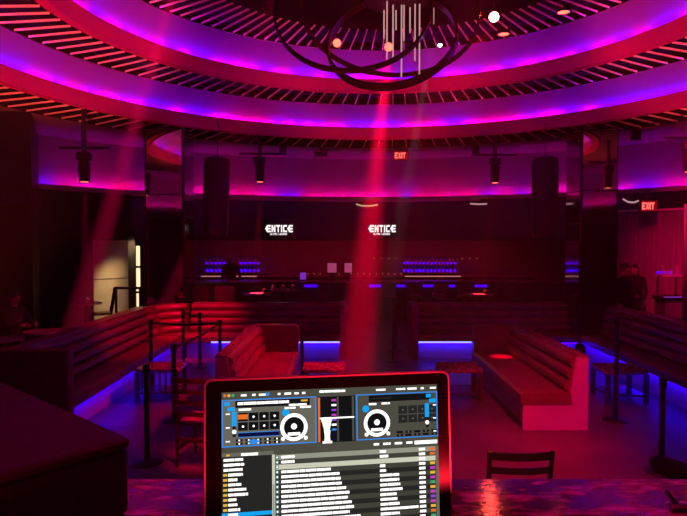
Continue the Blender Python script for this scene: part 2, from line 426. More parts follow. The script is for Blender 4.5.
p = at(101, 300, 12.3)
ladder_chair('tall ladder-back bar chair silhouetted against the lit beige panel', (p.x, 12.3, 0), math.radians(115), .72, 1.22, 4)

# stanchion posts
def stanchion_proto(label, x, y, h):
    t = thing('stanchion', label, 'stanchion', (x, y, 0), 0, 'stanchions around the dance floor')
    MB().lathe([(.0, .035), (.15, .012), (.16, 0)], 24).build('base', 'blackmetal', t)
    MB().lathe([(.028, .03), (.028, h - .08)], 12).build('post', 'blackmetal', t)
    MB().lathe([(.036, h - .09), (.036, h - .015), (.028, h), (.0, h)], 12).build('cap', 'blackmetal', t)
    return t
ST = {}
for k, (x, y, h, lab) in {
    'A': (-2.97, 8.9, 1.03, 'black stanchion against the seat front of the left wall banquette'),
    'B': (-2.9, 10.45, 1.0, 'black stanchion in the corner where the two left banquettes meet'),
    'C': (-2.55, 10.25, .97, 'black stanchion before the left end of the blue light line'),
    'D': (-1.98, 9.25, .98, 'black stanchion right of the left blue light line, holding the sloping belt'),
    'E': (-2.12, 7.2, .96, 'black stanchion at the near end of the sloping belt beside the slat-sided table'),
    'F': (-1.99, 5.82, 1.0, 'tall dark stanchion left of the red-lit ladder-back chair'),
    'G': (3.41, 7.2, .97, 'black stanchion with round base right of the pale sofa end panel'),
    'H': (3.09, 5.57, .93, 'black stanchion nearest the right edge, behind the padded rail'),
    'I': (4.36, 9.2, 1.03, 'black stanchion against the right wall banquette below the couple'),
    'J': (-.63, 8.75, .98, 'black stanchion behind the laptop beside the right end of the left sofa'),
    'K': (.93, 10.75, .98, 'black stanchion on the left of the gap before the bar'),
    'L': (1.06, 11.75, 1.0, 'black stanchion on the right of the gap before the bar')}.items():
    stanchion_proto(lab, x, y, h); ST[k] = Vector((x, y, h - .05))
def belt(a, b, label):
    A, B = ST[a], ST[b]; d = (B - A).normalized() * .035
    m = MB(); pts = [(A + d).lerp(B - d, i / 8) - Vector((0, 0, .03 * sin(PI * i / 8))) for i in range(9)]
    nrm = Vector((-d.y, d.x, 0)).normalized() * .003
    m.loft([[q - nrm - Vector((0, 0, .02)), q + nrm - Vector((0, 0, .02)), q + nrm + Vector((0, 0, .02)), q - nrm + Vector((0, 0, .02))] for q in pts])
    tag(m.build('barrier_belt', 'cloth'), label, 'belt', 'barrier belts between the stanchions')
belt('A', 'D', 'dark barrier belt running level across the left banquette corner')
belt('E', 'D', 'dark barrier belt sloping up from the slat-sided table')
belt('B', 'C', 'short dark barrier belt in the left banquette corner')
belt('K', 'L', 'short dark barrier belt in the gap before the bar')

# ------------------------------------------------------------------ booth: counter, case, laptop
ct = thing('booth_counter', 'dark marbled counter of the booth, glossy under the laptop', 'counter', (0, 0, 0))
MB().box(-1.5, 1.9, .46, 1.11, 1.75, 1.79, bev=.008).build('countertop', 'counter', ct)
MB().box(-1.48, 1.88, .98, 1.05, 0, 1.75).build('front_panel', 'blackpaint', ct)
cs_ = thing('equipment_case', 'large black equipment case on the booth counter at the lower left', 'case', (-.358, .962, 1.79), math.radians(-131))
MB().box(.0, .62, -.62, 0, 0, .115, bev=.012).build('body', 'casefabric', cs_)
MB().box(-.002, .622, -.622, .002, .112, .13, bev=.01).build('lid', 'casefabric', cs_)
rl = thing('padded_rail', 'black padded rail end beyond the counter at the lower right edge', 'rail', (0, 0, 0))
a, b = at(655, 463, 2.4), at(720, 486, 2.25)
MB().tube([a - (b - a).normalized() * .02, a, a.lerp(b, .3), b], [.012, .035, .042, .044], 12).build('padding', 'cloth', rl)
MB().tube([(b.x, b.y, 0), (b.x, b.y, b.z - .02)], .02, 10).build('post', 'blackmetal', rl)
q = at(677, 497, .98); q.z = 1.79
ck = thing('metal_clamp', 'small shiny metal clamp at the right end of the booth counter', 'clamp', q)
MB().box(-.012, .07, -.006, .006, 0, .012, bev=.003).build('jaw', 'chrome', ck)
MB().tube([(0, 0, .01), (-.012, .012, .028)], [.006, .004], 8).build('screw', 'chrome', ck)

# laptop
yaw, tilt = .1545, .0854
lt = thing('laptop', 'open silver laptop with a bright music library and two turntable decks on screen', 'laptop', (0, 0, 0))
r_ = Vector((cos(yaw), sin(yaw), 0)); n_ = Vector((-sin(yaw), cos(yaw), 0))
up_ = Vector((0, 0, cos(tilt))) + n_ * sin(tilt); nn_ = r_.cross(up_)      # nn_ points to the viewer side (-y)... checked below
if nn_.y > 0: nn_ = -nn_
top = Vector((-.0188, .8355, 2.0556)); LW, LH = .36, .2465
hinge = top - up_ * LH
lidM = Matrix((( r_.x, up_.x, nn_.x, hinge.x), (r_.y, up_.y, nn_.y, hinge.y), (r_.z, up_.z, nn_.z, hinge.z), (0, 0, 0, 1)))
def lidpart(mb, name, mats, parent, smooth=True):
    o = mb.build(name, mats, parent, smooth=smooth); return o
lid = MB()
prf = rrect(-LW / 2, LW / 2, .0, LH, .012, 5)
lid.loft([[(x, y, -.0065) for x, y in prf], [(x, y, -.001) for x, y in prf], [(x * .994, .5 * LH + (y - .5 * LH) * .992, 0) for x, y in prf]])
lo = lid.build('lid', 'aluminium', lt); lo.matrix_local = lidM
bz = MB(); prb = rrect(-LW / 2 + .0035, LW / 2 - .0035, .0035, LH - .0035, .009, 5)
bz.loft([[(x, y, .0001) for x, y in prb], [(x, y, .0006) for x, y in prb]])
bz.build('bezel', 'bezel', lo)
# the picture on the screen, laid out in a unit frame: u 0..1, v 0..1 from the top; one flat mesh with glowing colours
SX0, SX1, SYT, SYB = -.1548, .1595, LH - .0195, .016
SW, SH = SX1 - SX0, SYT - SYB
sm = {}
def sc(name, rgb, s=1.0):
    key = 'screen_' + name
    if key not in sm:
        lin = [((c / 255 + .055) / 1.055) ** 2.4 if c > 10 else c / 3295 for c in rgb]
        M[key] = glow(key, lin, s); sm[key] = len(sm)
    return sm[key]
scr = MB(); layer = [0]
def q4(u0, u1, v0, v1, col, lift=1):
    z = .0007 + .00004 * lift
    x = lambda u: SX0 + u * SW
    y = lambda v: SYT - v * SH
    scr.add([(x(u0), y(v1), z), (x(u1), y(v1), z), (x(u1), y(v0), z), (x(u0), y(v0), z)], [(0, 1, 2, 3)], col)
def words_(u0, u1, v, h, col, lift=3):
    u = u0
    while u < u1 - .004:
        w = min(random.uniform(.02, .06), u1 - u)
        q4(u, u + w, v - h / 2 + random.uniform(-.0012, 0), v + h / 2 + random.uniform(0, .0012), col, lift); u += w + .0022
def ringq(u, v, r0, r1, col, lift, n=28):
    z = .0007 + .00004 * lift; cx, cy = SX0 + u * SW, SYT - v * SH
    vs = []
    for k in range(n):
        a = 2 * PI * k / n
        vs += [(cx + r0 * cos(a), cy + r0 * sin(a), z), (cx + r1 * cos(a), cy + r1 * sin(a), z)]
    scr.add(vs, [(2 * k, 2 * k + 1, (2 * k + 3) % (2 * n), (2 * k + 2) % (2 * n)) for k in range(n)], col)
def disc(u, v, r, col, lift, n=20):
    z = .0007 + .00004 * lift; cx, cy = SX0 + u * SW, SYT - v * SH
    scr.add([(cx + r * cos(2 * PI * k / n), cy + r * sin(2 * PI * k / n), z) for k in range(n)], [tuple(range(n))], col)
G = sc('grey', (78, 76, 66)); DK = sc('dark', (18, 18, 20)); DK2 = sc('dark2', (38, 38, 37)); ROW = sc('row', (66, 65, 57))
W = sc('white', (255, 250, 245), 1.5); BL = sc('blue', (50, 140, 235)); CY_ = sc('cyan', (20, 165, 245)); OR = sc('orange', (235, 110, 40))
LG = sc('lightgrey', (150, 150, 135)); PALE = sc('pale', (205, 204, 182)); NV = sc('navy', (14, 14, 60)); PK = sc('pink', (200, 60, 190))
GR = sc('green', (60, 170, 110)); VI = sc('violet', (150, 70, 220)); YE = sc('yellow', (235, 180, 60)); MID = sc('midgrey', (105, 103, 92)); TEAL = sc('teal', (90, 130, 130))
q4(0, 1, 0, 1, G, 0)
# menu bar
for k, c in enumerate((OR, YE, GR)): disc(.014 + k * .018, .022, .0022, c, 3)
for u0, u1 in ((.085, .11), (.135, .15), (.165, .21), (.25, .262), (.28, .31), (.325, .345), (.36, .375), (.705, .75), (.80, .845), (.855, .90), (.92, .935), (.965, 1)): words_(u0, u1, .024, .012, W)
q4(.195, .212, .012, .034, BL, 4)
words_(.44, .56, .02, .014, W)
# decks
for d0, d1 in ((.0, .425), (.61, 1.0)):
    L_ = d0 == 0
    q4(d0, d1, .05, .362, BL, 1); q4(d0 + .006, d1 - .006, .057, .355, MID if L_ else G, 2)
    q4(d0 + .06, d1 - .03, .06, .105, DK, 3); 
    if L_:
        words_(d0 + .07, d0 + .30, .078, .017, W, 4); words_(d0 + .30, d0 + .38, .1, .012, W, 4); words_(d0 + .075, d0 + .13, .118, .012, W, 4); q4(.355, .385, .068, .08, YE, 4)
    else:
        words_(d0 + .07, d0 + .17, .082, .010, DK2, 4)
    bx = d0 + .012 if L_ else d1 - .055
    q4(bx, bx + .024, .065, .09, CY_, 4); q4(bx + .014, bx + .046, .10, .125, CY_, 4)
    bx2 = d0 + .045 if L_ else d1 - .062
    q4(bx2, bx2 + .02, .13, .225, CY_, 5); q4(bx2 + .003, bx2 + .017, .225, .295, DK, 4); disc(bx2 + .01, .262, .003, W, 5)
    px0 = d0 + .072 if L_ else d0 + .20
    for i in range(4):
        for j in range(2):
            u = px0 + i * .047; v = .14 + j * .062
            q4(u, u + .043, v, v + .055, DK if L_ else DK2, 3)
            disc(u + .022, v + .028, .0016 if L_ else .0012, W if L_ else MID, 4)
    if L_: q4(px0 - .002, px0 + .043, .15, .182, OR, 5)
    if L_:
        q4(px0, px0 + .185, .268, .282, BL, 3); q4(px0, px0 + .185, .272, .30, NV, 4); q4(px0, px0 + .185, .298, .302, BL, 5)
    for i in range(5):
        for j in range(2):
            u = px0 - .01 + i * .042; v = .312 + j * .022
            q4(u, u + .03, v, v + .016, DK, 3 if not L_ else 4)
            if L_ or (i + j) % 2: disc(u + .015, v + .008, .0012, W if L_ else MID, 5)
    if L_: q4(px0 + .052, px0 + .095, .318, .348, BL, 5)
    u, v = d0 + (.322 if L_ else .097), (.25)
    disc(u, v, .0205, DK2, 3); ringq(u, v, .0145, .0196, W, 4, 36); disc(u, v, .0140, DK, 4); disc(u, v - .005, .0042, W, 5)
    q4(u - .028, u + .028, v + .035, v + .055, W, 5)
    disc(d0 + (.285 if L_ else .045), .15, .005, CY_, 4)
    for uu, vv in ((-.050, .075), (.053, .075)): disc(u + uu, v + vv, .0028, W, 4)
    words_(d0 + .28 if L_ else d0 + .06, d0 + .33 if L_ else d0 + .10, .12, .012, W, 4); words_(d0 + .35 if L_ else d0 + .12, d0 + .40 if L_ else d0 + .16, .118, .012, W, 4)
    for j in range(3): q4(d0 + .018 if L_ else d1 - .022, d0 + .036 if L_ else d1 - .008, .14 + j * .09, .148 + j * .09, W, 4)
# mixer strip between the decks
q4(.43, .605, .055, .365, DK, 1); q4(.432, .442, .06, .36, OR, 2); q4(.52, .528, .06, .36, G, 2); q4(.59, .60, .06, .36, G, 2)
for k in range(9):
    q4(.495, .517, .075 + k * .033, .088 + k * .033, (PK, W, VI, PK, VI, W, BL, NV, NV)[k], 3)
q4(.44, .60, .196, .206, W, 3)
for k_ in range(12): 
    hw_ = (.028, .026, .022, .02, .017, .015, .014, .013, .012, .012, .013, .022)[k_]; q4(.474 - hw_, .474 + hw_ * (.8 if k_ < 6 else 1), .195 + k_ * .0145, .2105 + k_ * .0145, W, 4)
# header row
words_(.69, .715, .395, .014, W); words_(.735, .77, .395, .014, W); words_(.79, .825, .395, .014, W); words_(.845, .875, .395, .014, W)
q4(.885, .995, .385, .41, W, 3)
q4(0, .23, .40, .425, MID, 1); q4(.02, .035, .408, .42, YE, 3); words_(.085, .16, .414, .016, W); q4(.1, .14, .406, .422, CY_, 2)
# library: crates on the left, tracks on the right
q4(0, .222, .425, 1, DK2, 1)
q4(.222, .235, .425, 1, PALE, 2); q4(.225, .232, .62, 1, LG, 3)
NR = 27
lens = [.06, .06, .0, .225, .265, .27, .275, .295, .31, .305, .32, .33, .31, .36, .45, .40, .38, .42] ; lens_ = [.10, .09, .0, .34, .40, .41, .42, .43, .45, .46, .455, .47, .48, .45, .53, .62, .44, .40, .5, .55, .38, .47, .43, .58, .36, .5, .42]
art = [.03, .04, .0, .025, .03, .09, .09, .095, .105, .08, .08, .09, .18, .09, .10, .21, .1, .12] ; art_ = [.05, .06, .0, .05, .055, .13, .13, .135, .145, .11, .115, .13, .24, .13, .135, .25, .12, .15, .1, .13, .2, .12, .1, .14, .11, .16, .12]
rh = .0325
for k in range(18):
    v = .435 + k * rh; col = PALE if k == 2 else (ROW if k % 2 else DK2)
    if k == 0: col = LG
    q4(.238, .985, v - .006, min(.999, v + rh - .006), col, 1)
    q4(.985, 1.0, v - .006, min(.999, v + rh - .006), MID, 1)
    h = .0165; vc = v + rh / 2 - .006
    if vc > .985: break
    q4(.238, .252, vc - .011, vc + .011, TEAL, 2); disc(.245, vc, .0012, W, 3)
    if k != 2:
        words_(.263, .263 + lens[k], vc, h, W); words_(.718, .718 + art[k], vc, h, W)
    else:
        words_(.263, .30, vc, h, PALE)
    words_(.905, .935, vc, h, W)
    q4(.958, .982, vc - .009, vc + .009, (OR, OR, PALE, YE, PK, YE, PK, GR, YE, PK, VI, PK, YE, OR, GR, YE)[k % 16], 2)
for k in range(18):
    v = .445 + k * rh
    if v > .985: break
    if k == 11: q4(0, .222, v - .013, v + .013, CY_, 2)
    if k > 2: q4(.006, .024, v - .008, v + .008, YE if k != 11 else CY_, 3)
    words_(.028 if k > 2 else .008, random.uniform(.06, .10) + (.03 if k in (1, 2, 6, 7) else 0), v, .016, W, 4)
so = scr.build('screen', list(sm), lo, smooth=False)
so2 = so
# base with keyboard, towards the viewer
bs = MB(); bs.box(-LW / 2, LW / 2, -.245, -.004, -.014, 0, bev=.006)
bo = bs.build('base', 'aluminium', lt)
bo.matrix_local = Matrix.Translation((hinge.x, hinge.y, 1.806)) @ Matrix.Rotation(yaw, 4, 'Z')
kb = MB()
for i in range(5):
    for j in range(14):
        kb.box(-.142 + j * .0204, -.142 + j * .0204 + .0175, -.05 - i * .0195, -.0325 - i * .0195, 0.0002, .0012)
kb.build('keyboard', 'keys', bo, smooth=False)
MB().box(-.055, .055, -.235, -.155, .0002, .0006).build('trackpad', 'aluminium', bo)
MB().tube([(-.13, 0, .002), (.13, 0, .002)], .005, 10).build('hinge_bar', 'keys', bo)

# ------------------------------------------------------------------ chandelier
ch = thing('chandelier', 'chandelier of three tilted dark hoops around hanging rods of light', 'chandelier', (CX, CY, 4.9))
def hoop(px, py, hw, hh, slant, depth, sgn, w=.05, h=.085):
    """a hoop of radius from its half width; tipped so that its height in view is hh; slant rolls it"""
    c = at(px, py, CY + depth); r = hw / F * (CY + depth); n = 64
    k = min(1, hh / hw); elev = math.atan2(c.z - EYE.z, CY)
    tip = math.asin(k) - elev if sgn > 0 else -(math.asin(k) + elev)
    R = Matrix.Rotation(slant, 3, 'Y') @ Matrix.Rotation(-tip, 3, 'X')
    m = MB(); rings = []
    for i in range(n):
        a = 2 * PI * i / n
        for_ = Vector((cos(a), sin(a), 0)); up = Vector((0, 0, 1))
        rings.append([c + R @ (for_ * (r + dr) + up * dz) for dr, dz in ((-w / 2, -h / 2), (w / 2, -h / 2), (w / 2, h / 2), (-w / 2, h / 2))])
    m.loft(rings, closed=True)
    o = m.build('hoop', 'bronze', ch); o.location = -Vector(ch.location)
    return c
hoop(391, 39, 64, 40, math.radians(-20), 0, -1, .035, .11)
hoop(389, 19, 87, 58, math.radians(8), .1, 1, .03, .07)
hoop(352, 9, 77, 53, math.radians(-9), -.1, -1, .03, .07)
rods = [(384, 10, 39, .25), (387, -5, 62, 0), (393, 5, 62, -.1), (401.5, 5, 77, -.2), (404, 5, 41, .1), (410, 4, 33, .2), (415, 4, 61, .05), (419.5, 4, 78, -.25), (433.5, 8, 24, .3), (396, -8, 30, .3)]
for x, y0, y1, dd in rods:
    a, b = at(x, y0, CY + dd), at(x, y1, CY + dd)
    a.x = b.x = (a.x + b.x) / 2
    o = MB().tube([b, a], .0095, 8).build('glass_rod', 'rodglow', ch); o.location = -Vector(ch.location)
o = MB().lathe([(.0, 5.0), (.42, 5.0), (.42, 5.06), (.0, 5.06)], 32, c=(CX, CY)).build('canopy', 'blackpaint', ch); o.location = (-CX, -CY, -4.9 + .35)
for dx_ in (-.3, .3):
    o = MB().tube([(CX + dx_, CY, 5.4), (CX + dx_, CY, Z2 + .7)], .008, 8).build('cable', 'blackmetal', ch); o.location = -Vector(ch.location)
o = MB().tube([at(433, 38, CY + .2), at(433, -20, CY + .2)], .006, 6).build('cable', 'blackmetal', ch); o.location = -Vector(ch.location)
def bulb(px, py, Y, r, m, name, label, cat, group=None, grp_r=1.5):
    c = at(px, py, Y)
    t = thing(name, label, cat, c, 0, group)
    MB().lathe([(0, -r), (r * .7, -r * .72), (r, 0), (r * .7, r * .72), (0, r)], 14).build('lens', m, t)
    MB().lathe([(r * 1.1, r * .3), (r * 1.25, r * .6), (r * 1.1, r * 2.4), (0, r * 2.6)], 14).build('housing', 'blackmetal', t)
    return c
bulb(440, 45, CY + .2, .03, 'whiteled', 'led_spot', 'small white LED spot on the right hoop of the chandelier', 'lamp')

# ------------------------------------------------------------------ stage lights
def spot(name, loc, target, power, col, ang, blend=.3, size=.03):
    d = bpy.data.lights.new(name, 'SPOT'); d.energy = power; d.color = col; d.spot_size = math.radians(ang); d.spot_blend = blend; d.shadow_soft_size = size
    o = bpy.data.objects.new(name, d); C.objects.link(o); o.location = loc
    v = Vector(target) - Vector(loc); o.rotation_euler = v.to_track_quat('-Z', 'Y').to_euler()
    return o
def area(name, loc, target, power, col, sx_, sy_, spread=180):
    d = bpy.data.lights.new(name, 'AREA'); d.energy = power; d.color = col; d.shape = 'RECTANGLE'; d.size = sx_; d.size_y = sy_; d.spread = math.radians(spread)
    o = bpy.data.objects.new(name, d); C.objects.link(o); o.location = loc
    v = Vector(target) - Vector(loc); o.rotation_euler = v.to_track_quat('-Z', 'Y').to_euler()
    return o
RED = (1, .0, .055)
def moving_head(label, x, y, ztop, zlens, s=1.0):
    t = thing('moving_head_light', label, 'stage light', (x, y, ztop), 0, 'stage lights hung from the slatted ring')
    D = ztop - zlens; b = .62 * s
    MB().tube([(0, 0, 0), (0, 0, -D + b)], .05 * s, 10).build('pole', 'blackmetal', t)
    MB().tube([(-.55 * s, 0, -D + b + .1), (.55 * s, 0, -D + b + .1)], .028 * s, 8).build('crossbar', 'blackmetal', t)
    MB().box(-.15 * s, .15 * s, -.09 * s, .09 * s, -D + b - .13, -D + b + .02, bev=.03).build('yoke', 'blackmetal', t)
    MB().lathe([(.09 * s, -D + b - .12), (.125 * s, -D + b - .18), (.12 * s, -D + .2), (.105 * s, -D), (.09 * s, -D + .005), (0, -D + .03)], 20).build('head', 'speaker', t)
    MB().lathe([(0, -D - .004), (.088 * s, -D + .003), (.088 * s, -D + .02)], 20).build('lens', 'lens_amber', t)
    return Vector((x, y, zlens - .03))
m1 = moving_head('black stage light hanging over the far left tables, left of the left pillar', at(84.5, 182, 10.4).x, 10.4, ZC, at(84.5, 182, 10.4).z, .82)
m2 = moving_head('black stage light hanging just right of the left column speaker', at(260, 182, 13).x, 13, ZC, at(260, 182, 13).z, .85)
m3 = moving_head('black stage light hanging just left of the right column speaker', at(495, 183, 13).x, 13, ZC, at(495, 183, 13).z, .85)
m4 = moving_head('black stage light cut by the right edge beside the exit sign', at(689, 172, 10.4).x, 10.4, ZC, at(689, 172, 10.4).z, .82)

def column_speaker(label, px, y_top, y_bot, Y, lean):
    a, b = at(px, y_top, Y), at(px, y_bot, Y); H = a.z - b.z
    t = thing('column_speaker', label, 'loudspeaker', (b.x, Y, b.z), 0, 'hanging column speakers')
    MB().lathe([(0, 0), (.22, .0), (.255, .04), (.255, H - .12), (.235, H - .06), (.16, H - .02), (0, H)], 28).build('cabinet', 'speaker', t)
    MB().lathe([(.258, .18), (.258, .2), (.25, .2)], 28, cap=False).build('band', 'blackmetal', t)
    MB().lathe([(.258, H - .22), (.258, H - .2), (.25, H - .2)], 28, cap=False).build('band', 'blackmetal', t)
    MB().tube([(0, 0, H - .02), (0, 0, ZC - b.z)], .012, 8).build('cable', 'blackmetal', t)
    t.rotation_euler.y = lean
    return t
column_speaker('tall round-topped black column speaker hanging beside the left mirrored pillar', 215, 156, 236, 11.6, math.radians(2))
column_speaker('tall round-topped black column speaker hanging beside the right mirrored pillar', 544.5, 156, 236, 11.6, 0)

# ceiling boxes
def ceiling_box(label, px, py, Y, w, h, m, name, cat, group=None):
    c = at(px, py, Y)
    t = thing(name, label, cat, (c.x, Y, ZC + .02), 0, group)
    dz = c.z - ZC - .02
    MB().box(-w / 2, w / 2, -.08, .08, dz - h / 2, min(-.002, dz + h / 2), bev=.012).build('body', m, t)
    MB().box(-w / 2 + .02, w / 2 - .02, -.086, -.08, dz - h / 2 + .02, dz + h / 2 - .04).build('grille', 'blackmetal', t)
    MB().box(-.03, .03, -.03, .03, min(-.01, dz), 0).build('bracket', 'blackmetal', t)
    return t
ceiling_box('small black ceiling speaker right of the left moving stage light', 283, 150, 14.2, .16, .24, 'speaker', 'ceiling_speaker', 'loudspeaker', 'ceiling speakers')
ceiling_box('small black ceiling speaker left of the right moving stage light', 475.5, 150, 14.2, .16, .24, 'speaker', 'ceiling_speaker', 'loudspeaker', 'ceiling speakers')
ceiling_box('small black ceiling speaker right of the right mirrored pillar', 636, 135, 12.4, .16, .24, 'speaker', 'ceiling_speaker', 'loudspeaker', 'ceiling speakers')
ceiling_box('dim dark red box on the ceiling left of the lit exit sign', 321, 154, 14.6, .34, .16, 'leather', 'ceiling_box', 'box')

# letters ------------------------------------------------------------
GL = {
    'E': [[(0, 0), (1, 0), (1, .22), (.3, .22), (.3, .39), (.85, .39), (.85, .61), (.3, .61), (.3, .78), (1, .78), (1, 1), (0, 1)]],
    'P': [[(-.45, .5), (0, .1), (.02, 0), (1, 0), (1, .22), (.3, .22), (.3, .39), (.95, .39), (.95, .61), (.3, .61), (.3, .78), (1, .78), (1, 1), (.02, 1), (0, .9)]],
    'N': [[(0, 0), (.28, 0), (.28, .55), (.7, 0), (1, 0), (1, 1), (.72, 1), (.72, .45), (.3, 1), (0, 1)]],
    'T': [[(.36, 0), (.64, 0), (.64, .76), (1, .76), (1, 1), (0, 1), (0, .76), (.36, .76)]],
    'I': [[(.3, 0), (.7, 0), (.7, 1), (.3, 1)]],
    'C': [[(.15, 0), (1, 0), (1, .24), (.3, .24), (.3, .76), (1, .76), (1, 1), (.15, 1), (0, .8), (0, .2)]],
    'X': [[(0, 0), (.3, 0), (.5, .34), (.7, 0), (1, 0), (.66, .5), (1, 1), (.7, 1), (.5, .66), (.3, 1), (0, 1), (.34, .5)]],
    'U': [[(0, 0), (1, 0), (1, 1), (.72, 1), (.72, .22), (.28, .22), (.28, 1), (0, 1)]],
    'L': [[(0, 0), (1, 0), (1, .24), (.3, .24), (.3, 1), (0, 1)]],
    'R': [[(0, 0), (.28, 0), (.28, .35), (.45, .35), (.72, 0), (1, 0), (.75, .4), (1, .5), (1, .9), (.9, 1), (0, 1)]],
    'A': [[(0, 0), (.28, 0), (.35, .25), (.65, .25), (.72, 0), (1, 0), (.65, 1), (.35, 1)]],
    'O': [[(.1, 0), (.9, 0), (1, .15), (1, .85), (.9, 1), (.1, 1), (0, .85), (0, .5), (.28, .5), (.28, .76), (.72, .76), (.72, .24), (.28, .24), (.28, .49), (0, .49), (0, .15)]],
    'G': [[(.1, 0), (1, 0), (1, .55), (.55, .55), (.55, .38), (.72, .38), (.72, .22), (.28, .22), (.28, .76), (1, .76), (1, 1), (.1, 1), (0, .85), (0, .15)]],
}
def lettering(text, x0, z0, lw, lh, gap, y, thick=.01):
    m = MB(); x = x0
    for ch_ in text:
        if ch_ != ' ':
            w = lw * (.32 if ch_ == 'I' else 1)
            for poly in GL[ch_]:
                o = len(m.v)
                m.prism([(x + w * (p[0] if ch_ != 'I' else (p[0] - .3) / .4), z0 + p[1] * lh) for p in poly], 'y', y - thick, y)
            x += w + gap + (lw * .30 if ch_ == 'C' and len(text) == 6 else 0)
        else: x += lw
    return m
def logo_screen(label, px, py, Y):
    c = at(px, py, Y)
    t = thing('logo_screen', label, 'screen', (c.x, Y, c.z), 0, 'logo screens over the bar')
    MB().box(-.5, .5, 0, .06, -.27, .3, bev=.01).build('panel', 'blackgloss', t)
    MB().box(-.15, .15, .06, .3, -.1, .1).build('bracket', 'blackmetal', t)
    k = .108
    lettering('PNTICP', -.335, -.09, k, .2, .022, -.002).build('lettering', 'logo', t, smooth=False)
    lettering('ULTRA LOUNGE', -.24, -.165, .031, .05, .009, -.002).build('subtitle', 'logo', t, smooth=False)
    return t
logo_screen('dark screen with the white ENTICE logo, the one left of the red light beam', 279, 229, 16.05)
logo_screen('dark screen with the white ENTICE logo, behind the red light beam', 382, 229, 16.2)
def exit_sign(label, px, py, Y, w, h, ztop):
    c = at(px, py, Y)
    t = thing('exit_sign', label, 'sign', (c.x, Y, c.z), 0, 'red exit signs')
    MB().box(-w / 2, w / 2, 0, .06, -h / 2, h / 2).build('face', 'exitface', t)
    MB().box(-w / 2 - .012, w / 2 + .012, .004, .07, -h / 2 - .012, h / 2 + .012).build('housing', 'blackmetal', t)
    lw = w * .2
    lettering('EXIT', -w * .44, -h * .33, lw, h * .66, w * .035, -.003).build('lettering', 'exit', t, smooth=False)
    MB().box(-.02, .02, .02, .05, h / 2, ztop - c.z).build('bracket', 'blackmetal', t)
    return t
exit_sign('red EXIT sign hanging from the ceiling at the middle of the purple wall', 401, 155.5, 14.9, .36, .22, ZC + .02)
exit_sign('red EXIT sign on the black header above the right curtain', 649, 206, 13.2, .36, .24, 3.40)
def reflection_tube(label, pts, m):  # reflections on the glossy bulkhead, built as glowing tubes with brackets
    t = thing('reflection_streak', label, 'lamp', pts[0], 0, 'reflections under the ledge, added as glowing tubes')
    o = MB().tube([Vector(p) - Vector(pts[0]) for p in pts], .02, 8).build('tube', m, t)
    MB().tube([Vector((0, 0, .0)), Vector((0, .03, .12))], .012, 6).build('bracket', 'blackmetal', t)
    MB().tube([Vector(pts[-1]) - Vector(pts[0]), Vector(pts[-1]) - Vector(pts[0]) + Vector((0, .03, .12))], .012, 6).build('bracket', 'blackmetal', t)
reflection_tube('yellowish reflection under the ledge beside the red beam, added as a curved glowing tube', [at(356, 204, 16.5), at(361, 205.6, 16.5), at(367, 206, 16.5), at(373, 205.6, 16.5), at(378, 204.6, 16.5)], 'reflection_pale')
reflection_tube('pale pink reflection under the ledge left of the right stage light, added as glowing tube', [at(470, 203.6, 16.0), at(479, 204.3, 16.0), at(487, 203.8, 16.0)], 'reflection_pink')
reflection_tube('pale pink glowing reflection streak on the black header left of the right exit sign', [at(623, 199, 14.25), at(628, 202, 14.15), at(634, 202.5, 14.0), at(639, 200.5, 13.9)], 'reflection_pink')
MBr = MB().lathe([(RW - .2, 3.36), (RW - .2, 3.385), (RW - .17, 3.385), (RW - .17, 3.36)], 60, c=(CX, CY), a0=A0, a1=math.radians(20), cap=False).build('trim_chrome', 'aluminium'); struct(MBr)

# ------------------------------------------------------------------ bar
bar = thing('bar_counter', 'long bar counter with blue light under its top at the back of the hall', 'bar', (0, 16.3, 0))
MB().box(-5.6, 6.2, .1, .5, 0, 1.05).build('body', 'barfront', bar)
MB().box(-5.7, 6.3, -.12, .6, 1.05, 1.1, bev=.01).build('bar_top', 'bartop', bar)
for x0, x1 in ((304, 318), (369, 381), (394, 405), (423, 434), (449, 455), (475, 487)):
    a, b = at(x0, 286, 16.38), at(x1, 286, 16.38)
    MB().box(a.x, b.x, .07, .1, .93, 1.0).build('light_strip', 'bar_blue', bar)
bb = thing('back_bar_cabinet', 'back bar cabinet along the rear wall with bottle shelves', 'cabinet', (0, 18.3, 0))
MB().box(-5.5, 6, 0, .5, 0, 1.1).build('body', 'barfront', bb)
MB().box(-5.5, 6, -.03, .52, 1.1, 1.14).build('worktop', 'bartop', bb)
shelves = [('left', 203, 224), ('mid', 237, 258), ('right', 404, 459)]
for nm, x0, x1 in shelves:
    a, b = at(x0, 270, 18.55), at(x1, 270, 18.55)
    MB().box(a.x, b.x, .1, .5, 1.20, 1.24).build('shelf', 'bartop', bb)
    MB().box(a.x, b.x, .1, .5, 1.46, 1.49).build('shelf', 'bartop', bb)
    MB().box(a.x, b.x, .50, .53, 1.24, 1.75).build('shelf_back', 'plinth', bb)
    MB().box(a.x, b.x, .46, .49, 1.25, 1.31).build('light_strip', 'shelf_blue', bb)
    MB().box(a.x, b.x, .46, .49, 1.50, 1.54).build('light_strip', 'shelf_blue', bb)
    MB().box(a.x, b.x, -.035, -.03, 1.105, 1.135).build('light_strip', 'bar_warm', bb)
def bottle_mb(k):
    if k == 0: return [(.0, 0), (.038, 0), (.04, .01), (.04, .13), (.03, .155), (.013, .175), (.013, .215), (0, .215)]
    if k == 1: return [(.0, 0), (.045, 0), (.047, .01), (.047, .10), (.04, .125), (.016, .145), (.015, .19), (0, .19)]
    return [(.0, 0), (.032, 0), (.034, .01), (.034, .14), (.02, .17), (.012, .18), (.012, .225), (0, .225)]
protos = []
nb = 0
bottle_meshes = [MB().lathe(bottle_mb(k), 12).build('bottle', 'bottleglass') for k in range(3)]
first = [True] * 3
